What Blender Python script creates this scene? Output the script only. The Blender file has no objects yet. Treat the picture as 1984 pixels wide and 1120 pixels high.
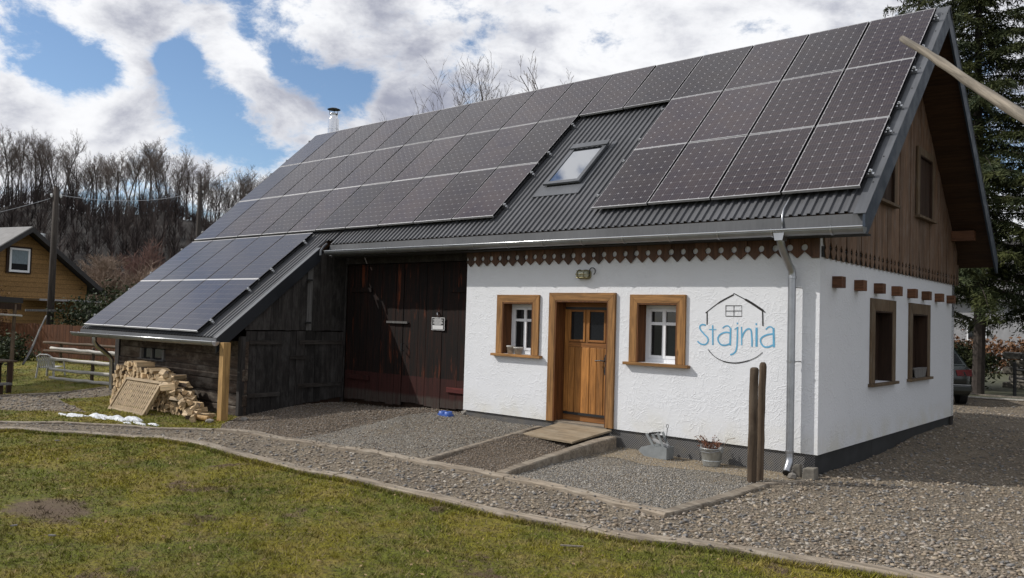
import bpy, bmesh, math, random
import numpy as np
from mathutils import Vector, Matrix
from mathutils.geometry import delaunay_2d_cdt
R = math.radians
scene = bpy.context.scene
col = scene.collection

# ------------------------------------------------------------------ camera
cam_d = bpy.data.cameras.new('camera')
cam = bpy.data.objects.new('camera', cam_d)
col.objects.link(cam)
cam_d.sensor_fit = 'HORIZONTAL'
cam_d.sensor_width = 36.0
cam_d.lens = 28.70
cam_d.clip_start = 0.1
cam_d.clip_end = 3000.0
_r = Vector((0.76024876, 0.6489848, 0.02899209))
_u = Vector((0.00204007, -0.04701332, 0.99889218))
_f = Vector((-0.64962886, 0.7593474, 0.03706579))
CAM = Vector((3.773, -10.440, 1.887))
cam.matrix_world = Matrix(((_r.x, _u.x, -_f.x, CAM.x), (_r.y, _u.y, -_f.y, CAM.y), (_r.z, _u.z, -_f.z, CAM.z), (0, 0, 0, 1)))
scene.camera = cam

# ------------------------------------------------------------------ sun, sky, exposure
SUN_ELEV = R(39.0)
SUN_FROM = Vector((-1.01, -0.71, 1.0)).normalized()
sun_d = bpy.data.lights.new('sun', 'SUN')
sun_d.energy = 4.5
sun_d.angle = R(0.55)
sun_d.color = (1.0, 0.955, 0.89)
sun = bpy.data.objects.new('sun', sun_d)
col.objects.link(sun)
sun.rotation_euler = SUN_FROM.to_track_quat('Z', 'Y').to_euler()

world = bpy.data.worlds.new('World')
scene.world = world
world.use_nodes = True
wt = world.node_tree
wt.nodes.clear()
def wn(kind, **kw):
    n = wt.nodes.new(kind)
    for k, v in kw.items():
        if k.startswith('i_'):
            key = k[2:]
            n.inputs[int(key) if key.isdigit() else key].default_value = v
        else:
            setattr(n, k, v)
    return n
def wmath(op, a, b=None, c=None):
    n = wt.nodes.new('ShaderNodeMath'); n.operation = op
    for i, s in enumerate((a, b, c)):
        if s is None: continue
        if isinstance(s, (int, float)): n.inputs[i].default_value = s
        else: wt.links.new(s, n.inputs[i])
    return n.outputs[0]
def wramp(src, lo, hi):
    n = wn('ShaderNodeMapRange', interpolation_type='SMOOTHSTEP')
    wt.links.new(src, n.inputs[0]); n.inputs[1].default_value = lo; n.inputs[2].default_value = hi
    return n.outputs[0]
sky = wn('ShaderNodeTexSky', sky_type='NISHITA')
sky.sun_disc = False
sky.sun_elevation = SUN_ELEV
sky.sun_rotation = math.atan2(SUN_FROM.x, SUN_FROM.y)
sky.altitude = 400; sky.air_density = 1.0; sky.dust_density = 0.25; sky.ozone_density = 3.0
tc = wn('ShaderNodeTexCoord')
sep = wn('ShaderNodeSeparateXYZ'); wt.links.new(tc.outputs['Generated'], sep.inputs[0])
# cloud deck: look direction projected on a flat layer overhead
zc = wmath('ADD', wmath('MAXIMUM', sep.outputs[2], 0.0), 0.16)
comb = wn('ShaderNodeCombineXYZ')
wt.links.new(wmath('DIVIDE', sep.outputs[0], zc), comb.inputs[0])
wt.links.new(wmath('DIVIDE', sep.outputs[1], zc), comb.inputs[1])
def wnoise(scale, detail, rough, off, dist=0.0):
    m = wn('ShaderNodeVectorMath', operation='ADD'); wt.links.new(comb.outputs[0], m.inputs[0]); m.inputs[1].default_value = off
    n = wn('ShaderNodeTexNoise'); n.inputs['Scale'].default_value = scale; n.inputs['Detail'].default_value = detail
    n.inputs['Roughness'].default_value = rough; n.inputs['Distortion'].default_value = dist
    wt.links.new(m.outputs[0], n.inputs['Vector'])
    return n.outputs[0]
base = wnoise(0.9, 12.0, 0.52, (3.1, 7.7, 0.0), 0.2)
def dnoise(scale, detail, rough, dist=0.0):
    m = wn('ShaderNodeMapping'); wt.links.new(tc.outputs['Generated'], m.inputs[0]); m.inputs['Scale'].default_value = (1, 1, 1.7)
    n = wn('ShaderNodeTexNoise'); n.inputs['Scale'].default_value = scale; n.inputs['Detail'].default_value = detail
    n.inputs['Roughness'].default_value = rough; n.inputs['Distortion'].default_value = dist; wt.links.new(m.outputs[0], n.inputs['Vector'])
    return n.outputs[0]
puff = dnoise(11.0, 12.0, 0.66, 0.15)
cov = wmath('ADD', wmath('MULTIPLY', wmath('SUBTRACT', base, 0.5), 0.45), wmath('MULTIPLY', wmath('SUBTRACT', puff, 0.5), 1.05))
cov = wmath('ADD', cov, 0.60)
cov0 = cov
# openings and banks of this afternoon's cloud field: (direction, angular size, weight)
CLOUDS = [((-0.924, 0.288, 0.25), 0.0204, -1), ((-0.917, 0.311, 0.25), 0.0216, -1), ((-0.908, 0.338, 0.249), 0.0228, -1), ((-0.898, 0.363, 0.25), 0.0204, -1), ((-0.873, 0.431, 0.228), 0.027, -1), ((-0.858, 0.462, 0.226), 0.0361, -1), ((-0.841, 0.48, 0.249), 0.027, -1), ((-0.862, 0.469, 0.193), 0.0361, -1), ((-0.845, 0.497, 0.199), 0.03, -1), ((-0.834, 0.517, 0.19), 0.024, -0.9), ((-0.801, 0.522, 0.293), 0.024, -1), ((-0.791, 0.546, 0.277), 0.03, -1), ((-0.775, 0.571, 0.271), 0.027, -1), ((-0.761, 0.58, 0.289), 0.021, -0.9), ((-0.77, 0.586, 0.253), 0.018, -1), ((-0.789, 0.56, 0.253), 0.018, -0.8), ((-0.85, 0.414, 0.325), 0.0132, -0.8), ((-0.815, 0.486, 0.316), 0.0108, -0.7), ((-0.861, 0.431, 0.272), 0.0132, -0.5), ((-0.755, 0.6, 0.266), 0.015, -0.5), ((-0.825, 0.5, 0.265), 0.0144, 0.9), ((-0.819, 0.518, 0.246), 0.018, 1), ((-0.81, 0.539, 0.231), 0.018, 1), ((-0.798, 0.561, 0.218), 0.0168, 0.8), ((-0.921, 0.327, 0.209), 0.0361, 0.9), ((-0.904, 0.372, 0.211), 0.033, 0.9), ((-0.89, 0.411, 0.195), 0.027, 0.9), ((-0.883, 0.388, 0.265), 0.0361, 0.8), ((-0.864, 0.405, 0.299), 0.0421, 0.6), ((-0.83, 0.464, 0.309), 0.0421, 0.6), ((-0.839, 0.464, 0.282), 0.024, 0.6), ((-0.772, 0.552, 0.317), 0.0361, 0.7), ((-0.741, 0.621, 0.256), 0.0361, 0.9), ((-0.701, 0.647, 0.299), 0.0721, 0.6), ((-0.917, 0.288, 0.277), 0.0361, 0.7), ((-0.615, 0.713, 0.337), 0.0961, 0.5), ((-0.467, 0.811, 0.352), 0.0961, 0.5), ((-0.182, 0.947, 0.265), 0.03, -1), ((-0.154, 0.957, 0.246), 0.0361, -1), ((-0.174, 0.97, 0.171), 0.0361, -0.8), ((-0.316, 0.879, 0.356), 0.0721, 0.4)]
CLOUDS.append(((-0.58, 0.24, 0.775), 0.22, 1.0))      # the bank mirrored in the roof window and panels
for d_, s_, w_ in CLOUDS:
    s_ *= 1.45
    dt_ = wn('ShaderNodeVectorMath', operation='DOT_PRODUCT')
    wt.links.new(tc.outputs['Generated'], dt_.inputs[0]); dt_.inputs[1].default_value = d_
    e_ = wmath('POWER', 2.718, wmath('MULTIPLY_ADD', dt_.outputs['Value'], 2.0 / s_ ** 2, -2.0 / s_ ** 2))
    cov = wmath('MULTIPLY_ADD', e_, (0.100 if w_ < 0 else 0.055) * w_, cov)
mask = wramp(cov, 0.40, 0.61)
# clouds: bright where thin, greyer where thick
thick = wramp(wmath('ADD', wmath('ADD', wmath('MULTIPLY', wmath('SUBTRACT', cov0, 0.585), 0.35), 0.585), wmath('MULTIPLY', wmath('SUBTRACT', dnoise(5.5, 10.0, 0.56, 0.4), 0.5), 0.85)), 0.52, 0.80)
cmix = wn('ShaderNodeMix', data_type='RGBA')
wt.links.new(thick, cmix.inputs[0])
cmix.inputs[6].default_value = (1.24, 1.25, 1.28, 1)
cmix.inputs[7].default_value = (0.46, 0.485, 0.60, 1)
skys = wn('ShaderNodeVectorMath', operation='MULTIPLY'); wt.links.new(sky.outputs[0], skys.inputs[0])
skys.inputs[1].default_value = (0.15, 0.15, 0.15)
fin = wn('ShaderNodeMix', data_type='RGBA')
wt.links.new(mask, fin.inputs[0]); wt.links.new(skys.outputs[0], fin.inputs[6]); wt.links.new(cmix.outputs[2], fin.inputs[7])
bg = wn('ShaderNodeBackground'); bg.inputs[1].default_value = 1.0
wt.links.new(fin.outputs[2], bg.inputs[0])
wo = wn('ShaderNodeOutputWorld'); wt.links.new(bg.outputs[0], wo.inputs[0])

scene.view_settings.view_transform = 'Standard'
scene.view_settings.look = 'None'
scene.view_settings.exposure = -0.34
scene.view_settings.gamma = 1.0
scene.view_settings.use_curve_mapping = False
scene.render.engine = 'CYCLES'
scene.cycles.max_bounces = 6
scene.cycles.diffuse_bounces = 3
scene.cycles.glossy_bounces = 3

# ------------------------------------------------------------------ helpers: objects
WO = {}
def link(o, parent=None, origin=(0, 0, 0)):
    col.objects.link(o)
    o.parent = parent
    po = WO.get(parent, Vector((0, 0, 0))) if parent else Vector((0, 0, 0))
    o.location = Vector(origin) - po
    WO[o] = Vector(origin)
    return o
def tag(o, label=None, cat=None, group=None, kind=None):
    if label: o['label'] = label
    if cat: o['category'] = cat
    if group: o['group'] = group
    if kind: o['kind'] = kind
    return o
def thing(name, label, cat, loc=(0, 0, 0), group=None):
    o = bpy.data.objects.new(name, None)
    o.empty_display_size = 0.2
    link(o, None, loc)
    return tag(o, label, cat, group)

class MB:
    def __init__(s): s.v = []; s.f = []; s.m = []
    def add(s, vs, fs, mi=0):
        b = len(s.v); s.v += [tuple(p) for p in vs]
        for f in fs: s.f.append(tuple(i + b for i in f)); s.m.append(mi)
        return s
    def hexa(s, p, mi=0):
        return s.add(p, [(0, 3, 2, 1), (4, 5, 6, 7), (0, 1, 5, 4), (1, 2, 6, 5), (2, 3, 7, 6), (3, 0, 4, 7)], mi)
    def box(s, x0, x1, y0, y1, z0, z1, mi=0):
        return s.hexa([(x0, y0, z0), (x1, y0, z0), (x1, y1, z0), (x0, y1, z0), (x0, y0, z1), (x1, y0, z1), (x1, y1, z1), (x0, y1, z1)], mi)
    def bar(s, a, b, w, h, up=(0, 0, 1), mi=0):
        a = Vector(a); b = Vector(b); d = (b - a).normalized(); up = Vector(up)
        sx = d.cross(up).normalized() * w / 2; sz = sx.cross(d).normalized() * h / 2
        return s.hexa([a - sx - sz, a + sx - sz, b + sx - sz, b - sx - sz, a - sx + sz, a + sx + sz, b + sx + sz, b - sx + sz], mi)
    def prism(s, pts, axis, a, b, mi=0):
        def P(p, t):
            return {'x': (t, p[0], p[1]), 'y': (p[0], t, p[1]), 'z': (p[0], p[1], t)}[axis]
        n = len(pts)
        vs = [P(p, a) for p in pts] + [P(p, b) for p in pts]
        fs = [tuple(range(n))[::-1], tuple(range(n, 2 * n))]
        fs += [(i, (i + 1) % n, n + (i + 1) % n, n + i) for i in range(n)]
        return s.add(vs, fs, mi)
    def tube(s, path, r, n=8, caps=True, mi=0):
        path = [Vector(p) for p in path]; k = len(path)
        rs = r if isinstance(r, (list, tuple)) else [r] * k
        vs = []; prev = None
        for i, p in enumerate(path):
            d = (path[min(i + 1, k - 1)] - path[max(i - 1, 0)])
            d = d.normalized() if d.length > 1e-9 else Vector((0, 0, 1))
            if prev is None:
                e = Vector((0, 0, 1)) if abs(d.z) < 0.9 else Vector((1, 0, 0))
                x = d.cross(e).normalized()
            else:
                x = (prev - d * prev.dot(d))
                x = x.normalized() if x.length > 1e-6 else d.orthogonal().normalized()
            prev = x; y = d.cross(x)
            for j in range(n):
                a = 2 * math.pi * j / n
                vs.append(p + (x * math.cos(a) + y * math.sin(a)) * rs[i])
        fs = []
        for i in range(k - 1):
            for j in range(n):
                fs.append((i * n + j, i * n + (j + 1) % n, (i + 1) * n + (j + 1) % n, (i + 1) * n + j))
        if caps:
            fs.append(tuple(range(n))[::-1]); fs.append(tuple((k - 1) * n + j for j in range(n)))
        return s.add(vs, fs, mi)
    def lathe(s, prof, c, n=20, mi=0):
        vs = []; k = len(prof)
        for (r, z) in prof:
            for j in range(n):
                a = 2 * math.pi * j / n
                vs.append((c[0] + r * math.cos(a), c[1] + r * math.sin(a), c[2] + z))
        fs = [(i * n + j, i * n + (j + 1) % n, (i + 1) * n + (j + 1) % n, (i + 1) * n + j) for i in range(k - 1) for j in range(n)]
        return s.add(vs, fs, mi)
    def mesh(s, name, mats, origin=(0, 0, 0), smooth=False):
        me = bpy.data.meshes.new(name)
        o = Vector(origin)
        me.from_pydata([(p[0] - o.x, p[1] - o.y, p[2] - o.z) for p in s.v], [], s.f)
        for m in (mats if isinstance(mats, (list, tuple)) else [mats]): me.materials.append(m)
        if any(s.m): me.polygons.foreach_set('material_index', s.m)
        bm = bmesh.new(); bm.from_mesh(me); bmesh.ops.recalc_face_normals(bm, faces=bm.faces); bm.to_mesh(me); bm.free()
        if smooth: me.polygons.foreach_set('use_smooth', [True] * len(me.polygons))
        me.update()
        return me
    def build(s, name, mats, parent=None, origin=None, smooth=False, bevel=0.0):
        if origin is None:
            xs = [p[0] for p in s.v]; ys = [p[1] for p in s.v]; zs = [p[2] for p in s.v]
            origin = ((min(xs) + max(xs)) / 2, (min(ys) + max(ys)) / 2, min(zs))
        o = bpy.data.objects.new(name, s.mesh(name, mats, origin, smooth))
        link(o, parent, origin)
        if bevel:
            b = o.modifiers.new('bevel', 'BEVEL'); b.width = bevel; b.segments = 2; b.limit_method = 'ANGLE'; b.angle_limit = R(40)
        return o
def box(name, mat, parent, *a, bevel=0.0):
    return MB().box(*a).build(name, mat, parent, bevel=bevel)
def arrays_mesh(name, V, F, mat, attr=None, smooth=False):
    me = bpy.data.meshes.new(name)
    n = F.shape[1]
    me.vertices.add(len(V)); me.vertices.foreach_set('co', V.astype(np.float32).ravel())
    me.loops.add(F.size); me.loops.foreach_set('vertex_index', F.astype(np.int32).ravel())
    me.polygons.add(len(F)); me.polygons.foreach_set('loop_start', np.arange(0, F.size, n, dtype=np.int32))
    if smooth: me.polygons.foreach_set('use_smooth', np.ones(len(F), dtype=bool))
    me.materials.append(mat)
    if attr is not None:
        a = me.attributes.new('rnd', 'FLOAT', 'POINT'); a.data.foreach_set('value', attr.astype(np.float32))
    me.update(calc_edges=True); me.validate()
    return me

# ------------------------------------------------------------------ helpers: materials
class NT:
    def __init__(s, name):
        s.mat = bpy.data.materials.new(name); s.mat.use_nodes = True
        s.t = s.mat.node_tree; s.b = s.t.nodes['Principled BSDF']; s.out = s.t.nodes['Material Output']
        s._tc = None
    def n(s, kind, **kw):
        x = s.t.nodes.new(kind)
        for k, v in kw.items(): setattr(x, k, v)
        return x
    def L(s, a, b): s.t.links.new(a, b)
    def tc(s, which='Object'):
        if s._tc is None: s._tc = s.n('ShaderNodeTexCoord')
        return s._tc.outputs[which]
    def pos(s): return s.n('ShaderNodeNewGeometry').outputs['Position']
    def m(s, op, a, b=None, c=None, clamp=False):
        x = s.n('ShaderNodeMath', operation=op); x.use_clamp = clamp
        for i, q in enumerate((a, b, c)):
            if q is None: continue
            if isinstance(q, (int, float)): x.inputs[i].default_value = q
            else: s.L(q, x.inputs[i])
        return x.outputs[0]
    def map(s, vec, scale=(1, 1, 1), rot=(0, 0, 0), loc=(0, 0, 0)):
        x = s.n('ShaderNodeMapping'); s.L(vec, x.inputs[0])
        x.inputs['Scale'].default_value = scale; x.inputs['Rotation'].default_value = rot; x.inputs['Location'].default_value = loc
        return x.outputs[0]
    def noise(s, vec, scale, detail=4, rough=0.55, dist=0.0):
        x = s.n('ShaderNodeTexNoise'); s.L(vec, x.inputs['Vector'])
        x.inputs['Scale'].default_value = scale; x.inputs['Detail'].default_value = detail
        x.inputs['Roughness'].default_value = rough; x.inputs['Distortion'].default_value = dist
        return x.outputs[0]
    def ramp(s, src, lo, hi, a=0.0, b=1.0, smooth=True):
        x = s.n('ShaderNodeMapRange', interpolation_type='SMOOTHSTEP' if smooth else 'LINEAR')
        s.L(src, x.inputs[0])
        for i, v in enumerate((lo, hi, a, b)): x.inputs[i + 1].default_value = v
        return x.outputs[0]
    def mix(s, f, a, b, blend='MIX'):
        x = s.n('ShaderNodeMix', data_type='RGBA', blend_type=blend)
        for i, q in ((0, f), (6, a), (7, b)):
            if isinstance(q, (int, float)): x.inputs[i].default_value = q
            elif isinstance(q, tuple): x.inputs[i].default_value = (*q, 1)
            else: s.L(q, x.inputs[i])
        return x.outputs[2]
    def rnd(s): return s.n('ShaderNodeObjectInfo').outputs['Random']
    def attr(s, name='rnd'):
        return s.n('ShaderNodeAttribute', attribute_name=name).outputs['Fac']
    def scale_col(s, colr, f):
        x = s.n('ShaderNodeVectorMath', operation='SCALE')
        if isinstance(colr, tuple): x.inputs[0].default_value = colr
        else: s.L(colr, x.inputs[0])
        s.L(f, x.inputs['Scale']); return x.outputs[0]
    def color(s, c):
        if isinstance(c, tuple): s.b.inputs['Base Color'].default_value = (*c, 1)
        else: s.L(c, s.b.inputs['Base Color'])
    def rough(s, v):
        if isinstance(v, (int, float)): s.b.inputs['Roughness'].default_value = v
        else: s.L(v, s.b.inputs['Roughness'])
    def bump(s, h, strength=0.3, dist=0.01):
        x = s.n('ShaderNodeBump'); x.inputs['Strength'].default_value = strength; x.inputs['Distance'].default_value = dist
        s.L(h, x.inputs['Height']); s.L(x.outputs[0], s.b.inputs['Normal'])
    def spec(s, v): s.b.inputs['Specular IOR Level'].default_value = v
    def metal(s, v): s.b.inputs['Metallic'].default_value = v
def plain(name, c, rough=0.6, var=0.15, scale=6.0, bump=0.1, bscale=60.0, metal=0.0, rnd=0.0, spec=0.5, stretch=(1, 1, 1), bdist=0.004, world_co=False):
    t = NT(name); v = t.map(t.pos() if world_co else t.tc(), stretch)
    n1 = t.noise(v, scale, 5)
    f = t.ramp(n1, 0.25, 0.75, 1 - var, 1 + var)
    if rnd: f = t.m('MULTIPLY', f, t.ramp(t.rnd(), 0, 1, 1 - rnd, 1 + rnd, False))
    t.color(t.scale_col(c, f)); t.rough(rough); t.metal(metal); t.spec(spec)
    if bump: t.bump(t.noise(v, bscale, 3), bump, bdist)
    return t.mat
def wood(name, c, axis='z', dark=0.45, rnd=0.2, rough=0.65, weather=None, wamt=0.5, bump=0.35, knots=True, spec=0.3, fine=1.0):
    """timber with grain along one axis of the object; weather = grey colour of weathered streaks"""
    t = NT(name)
    st = {'x': (0.07, 1, 1), 'y': (1, 0.07, 1), 'z': (1, 1, 0.07)}[axis]
    off = t.n('ShaderNodeVectorMath', operation='ADD'); t.L(t.tc(), off.inputs[0])
    rr = t.n('ShaderNodeCombineXYZ')
    for i, k in enumerate((37.0, 91.0, 53.0)): t.L(t.m('MULTIPLY', t.rnd(), k), rr.inputs[i])
    t.L(rr.outputs[0], off.inputs[1])
    v = t.map(off.outputs[0], st)
    g = t.noise(v, 26 * fine, 6, 0.6, 0.6)
    g2 = t.noise(v, 130 * fine, 3, 0.6)
    f = t.m('MULTIPLY', t.ramp(g, 0.3, 0.72, 1 - dark, 1.15), t.ramp(g2, 0.2, 0.8, 0.86, 1.1))
    if rnd: f = t.m('MULTIPLY', f, t.ramp(t.rnd(), 0, 1, 1 - rnd, 1 + rnd, False))
    cc = t.scale_col(c, f)
    if knots:
        vo = t.n('ShaderNodeTexVoronoi'); st2 = {'x': (0.35, 1, 1), 'y': (1, 0.35, 1), 'z': (1, 1, 0.35)}[axis]
        t.L(t.map(off.outputs[0], st2), vo.inputs['Vector']); vo.inputs['Scale'].default_value = 4.2
        k = t.ramp(vo.outputs['Distance'], 0.03, 0.10, 1.0, 0.0)
        cc = t.mix(t.m('MULTIPLY', k, 0.75), cc, tuple(q * 0.28 for q in c))
    if weather:
        wv = t.noise(t.map(off.outputs[0], tuple(0.5 if q < 1 else 1 for q in st)), 5.0, 6, 0.7)
        cc = t.mix(t.ramp(wv, 0.42, 0.72, 0.0, wamt), cc, weather)
    t.color(cc); t.rough(rough); t.spec(spec)
    if bump: t.bump(t.m('ADD', g, t.m('MULTIPLY', g2, 0.6)), bump, 0.004)
    return t.mat

# ------------------------------------------------------------------ materials
def make_stucco():
    t = NT('white_stucco'); p = t.pos()
    a = t.noise(p, 4.6, 1, 0.4, 2.2)
    rid = t.m('SUBTRACT', 1.0, t.m('MULTIPLY', t.m('ABSOLUTE', t.m('SUBTRACT', a, 0.5)), 13.0), None, True)
    b = t.noise(t.map(p, (1, 1, 1.3), loc=(5, 3, 1)), 7.0, 1, 0.4, 2.8)
    rid2 = t.m('SUBTRACT', 1.0, t.m('MULTIPLY', t.m('ABSOLUTE', t.m('SUBTRACT', b, 0.47)), 14.0), None, True)
    msk = t.ramp(t.noise(p, 3.2, 3), 0.40, 0.60)
    msk2 = t.ramp(t.noise(t.map(p, loc=(9, 9, 9)), 4.5, 3), 0.42, 0.6)
    step = t.ramp(t.noise(t.map(p, loc=(2, 8, 4)), 11, 3, 0.5, 3.0), 0.46, 0.54)
    h = t.m('ADD', t.m('MULTIPLY', rid, msk), t.m('MULTIPLY', rid2, msk2))
    h = t.m('ADD', h, t.m('MULTIPLY', step, 0.22))
    h = t.m('ADD', h, t.m('MULTIPLY', t.noise(p, 60, 2), 0.06))
    t.bump(h, 0.42, 0.0062)
    dirt = t.ramp(t.noise(p, 1.4, 5), 0.35, 0.75, 0.0, 0.06)
    sx = t.n('ShaderNodeSeparateXYZ'); t.L(p, sx.inputs[0])
    low = t.m('MULTIPLY', t.ramp(sx.outputs[2], 0.28, 0.75, 1.0, 0.0), t.ramp(t.noise(p, 2.3, 5), 0.35, 0.7, 0.08, 0.65))
    c = t.mix(dirt, (0.70, 0.715, 0.745), (0.61, 0.61, 0.60))
    c = t.mix(low, c, (0.60, 0.58, 0.50))
    t.color(c); t.rough(0.85); t.spec(0.25)
    return t.mat
def make_cells(name, c, c2, lines, vary=0.0):
    t = NT(name)
    sx = t.n('ShaderNodeSeparateXYZ'); t.L(t.tc(), sx.inputs[0])
    par = t.rnd()
    cc = t.scale_col(t.mix(t.ramp(t.noise(t.tc(), 2.2, 2), 0.35, 0.65), c, c2), t.ramp(par, 0, 1, 1 - vary, 1 + vary * 1.4, False))
    fr = t.m('FRACT', t.m('ADD', t.m('MULTIPLY', sx.outputs[0], 1 / 0.039625), 0.5))
    ln = t.m('LESS_THAN', t.m('ABSOLUTE', t.m('SUBTRACT', fr, 0.5)), 0.028)
    cc = t.mix(t.m('MULTIPLY', ln, lines), cc, (0.30, 0.29, 0.30))
    t.color(cc); t.rough(t.ramp(t.noise(t.tc(), 3.0, 4), 0.3, 0.8, 0.10, 0.24))
    t.spec(0.30); t.b.inputs['IOR'].default_value = 1.5
    return t.mat
def make_gravel(name, cols, rough=0.9, k=1.0):
    t = NT(name)
    a = t.attr()
    cr = t.n('ShaderNodeValToRGB'); cr.color_ramp.interpolation = 'CONSTANT'
    e = cr.color_ramp.elements
    while len(e) < len(cols): e.new(0.5)
    for i, c in enumerate(cols): e[i].position = i / len(cols); e[i].color = (*[q * k for q in c], 1)
    t.L(a, cr.inputs[0])
    n = t.ramp(t.noise(t.pos(), 55, 4), 0.3, 0.7, 0.72, 1.25)
    t.color(t.scale_col(cr.outputs[0], n)); t.rough(rough); t.spec(0.25)
    return t.mat
def make_bed(name, c1, c2, c3, s1=60, bump=0.8):
    """ground between the loose stones"""
    t = NT(name); p = t.pos()
    vo = t.n('ShaderNodeTexVoronoi'); t.L(p, vo.inputs['Vector']); vo.inputs['Scale'].default_value = s1
    cc = t.mix(t.ramp(t.noise(p, 0.8, 6, 0.6), 0.38, 0.62), c1, c2)
    cc = t.mix(0.25, cc, c3)
    sc = t.n('ShaderNodeSeparateColor'); t.L(vo.outputs['Color'], sc.inputs[0])
    cc = t.scale_col(cc, t.ramp(sc.outputs[0], 0, 1, 0.55, 1.4, False))
    t.color(cc); t.rough(0.95); t.spec(0.15)
    h = t.m('ADD', t.m('MULTIPLY', vo.outputs['Distance'], -1.0), t.m('MULTIPLY', t.noise(p, 12, 4), 0.6))
    t.bump(h, bump, 0.02)
    return t.mat
def make_lawn(name, blade):
    t = NT(name); p = t.pos()
    n1 = t.noise(p, 0.9, 5, 0.6); n2 = t.noise(t.map(p, loc=(4, 2, 0)), 3.4, 5, 0.65); n3 = t.noise(t.map(p, loc=(8, 1, 0)), 0.55, 4, 0.6)
    c = t.mix(t.ramp(n1, 0.42, 0.58), (0.200, 0.178, 0.024), (0.135, 0.150, 0.025))
    c = t.mix(t.ramp(n2, 0.42, 0.72, 0, 0.65), c, (0.30, 0.225, 0.085))
    c = t.mix(t.ramp(n3, 0.55, 0.72, 0, 0.55), c, (0.050, 0.075, 0.016))
    if blade:
        c = t.scale_col(c, t.ramp(t.attr(), 0, 1, 0.6, 1.5, False))
        c = t.mix(t.m('GREATER_THAN', t.attr(), 0.86), c, (0.24, 0.19, 0.10))
        t.b.inputs['Subsurface Weight'].default_value = 0.0
    else:
        c = t.mix(t.ramp(t.noise(p, 26, 4), 0.4, 0.68, 0, 0.75), c, (0.055, 0.042, 0.026))
        t.bump(t.noise(p, 45, 5, 0.7), 0.9, 0.03)
    # worn bare soil
    soil = t.ramp(t.m('ADD', t.noise(t.map(p, loc=(1, 7, 3)), 1.3, 6, 0.65), 0.0), 0.60, 0.68)
    c = t.mix(soil if not blade else t.m('MULTIPLY', soil, 0.55), c, (0.125, 0.088, 0.060))
    # trodden bare patch on the near left of the lawn
    dv_ = t.n('ShaderNodeVectorMath', operation='SUBTRACT'); t.L(p, dv_.inputs[0]); dv_.inputs[1].default_value = (-4.4, -7.40, 0.0)
    ln_ = t.n('ShaderNodeVectorMath', operation='LENGTH'); t.L(t.map(dv_.outputs[0], (1.5, 2.6, 0.0), rot=(0, 0, R(-20))), ln_.inputs[0])
    pt_ = t.ramp(t.m('ADD', ln_.outputs['Value'], t.m('MULTIPLY', t.m('SUBTRACT', t.noise(p, 4.0, 6, 0.7), 0.5), 1.6)), 0.55, 1.0, 0.9, 0.0)
    c = t.mix(pt_, c, (0.135, 0.098, 0.072))
    t.color(c); t.rough(0.9); t.spec(0.15)
    return t.mat
def make_glass(name, c=(0.012, 0.014, 0.016), rough=0.03):
    t = NT(name); t.color(c); t.rough(rough); t.spec(0.6)
    return t.mat
def make_barn_door():
    t = NT('barn_door_wood'); off = t.n('ShaderNodeVectorMath', operation='ADD'); t.L(t.tc(), off.inputs[0])
    rr = t.n('ShaderNodeCombineXYZ')
    for i, k in enumerate((37.0, 91.0, 53.0)): t.L(t.m('MULTIPLY', t.rnd(), k), rr.inputs[i])
    t.L(rr.outputs[0], off.inputs[1])
    v = t.map(off.outputs[0], (1, 1, 0.06)); g = t.noise(v, 24, 6, 0.65, 0.5)
    c = t.mix(t.ramp(g, 0.42, 0.68), (0.006, 0.0045, 0.004), (0.022, 0.008, 0.005))
    st = t.noise(t.map(off.outputs[0], (1, 1, 0.14)), 6.0, 5, 0.7)
    c = t.mix(t.ramp(st, 0.56, 0.70, 0, 0.9), c, (0.125, 0.033, 0.013))
    sp = t.n('ShaderNodeSeparateXYZ'); t.L(t.pos(), sp.inputs[0])
    z = t.m('ADD', sp.outputs[2], t.m('MULTIPLY', t.noise(t.pos(), 9, 4), 0.05))
    red = t.m('MULTIPLY', t.ramp(z, 0.765, 0.775, 1.0, 0.0), t.ramp(t.noise(v, 17, 5, 0.7), 0.35, 0.55, 0.45, 1.0))
    c = t.mix(red, c, (0.038, 0.012, 0.010))
    foot = t.m('MULTIPLY', t.ramp(z, 0.36, 0.44, 1.0, 0.0), t.ramp(g, 0.35, 0.6, 0.4, 1.0))
    c = t.mix(foot, c, (0.050, 0.040, 0.034))
    t.color(c); t.rough(0.8); t.spec(0.2); t.bump(g, 0.5, 0.006)
    return t.mat
def make_membrane():
    t = NT('dimpled_membrane'); v = t.map(t.pos(), (42, 42, 42), rot=(0, R(45), 0))
    ch = t.n('ShaderNodeTexChecker'); t.L(v, ch.inputs['Vector']); ch.inputs['Scale'].default_value = 1.0
    fr = t.n('ShaderNodeVectorMath', operation='FRACTION'); t.L(v, fr.inputs[0])
    sx = t.n('ShaderNodeSeparateXYZ'); t.L(fr.outputs[0], sx.inputs[0])
    dx = t.m('ABSOLUTE', t.m('SUBTRACT', sx.outputs[0], 0.5)); dz = t.m('ABSOLUTE', t.m('SUBTRACT', sx.outputs[2], 0.5))
    d = t.ramp(t.m('MAXIMUM', dx, dz), 0.28, 0.42)
    c = t.mix(d, (0.022, 0.022, 0.024), (0.19, 0.185, 0.18))
    c = t.mix(t.ramp(t.noise(t.pos(), 6, 5), 0.45, 0.75, 0, 0.5), c, (0.16, 0.14, 0.11))
    t.color(c); t.rough(0.55); t.bump(d, 0.6, 0.01)
    return t.mat
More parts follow.
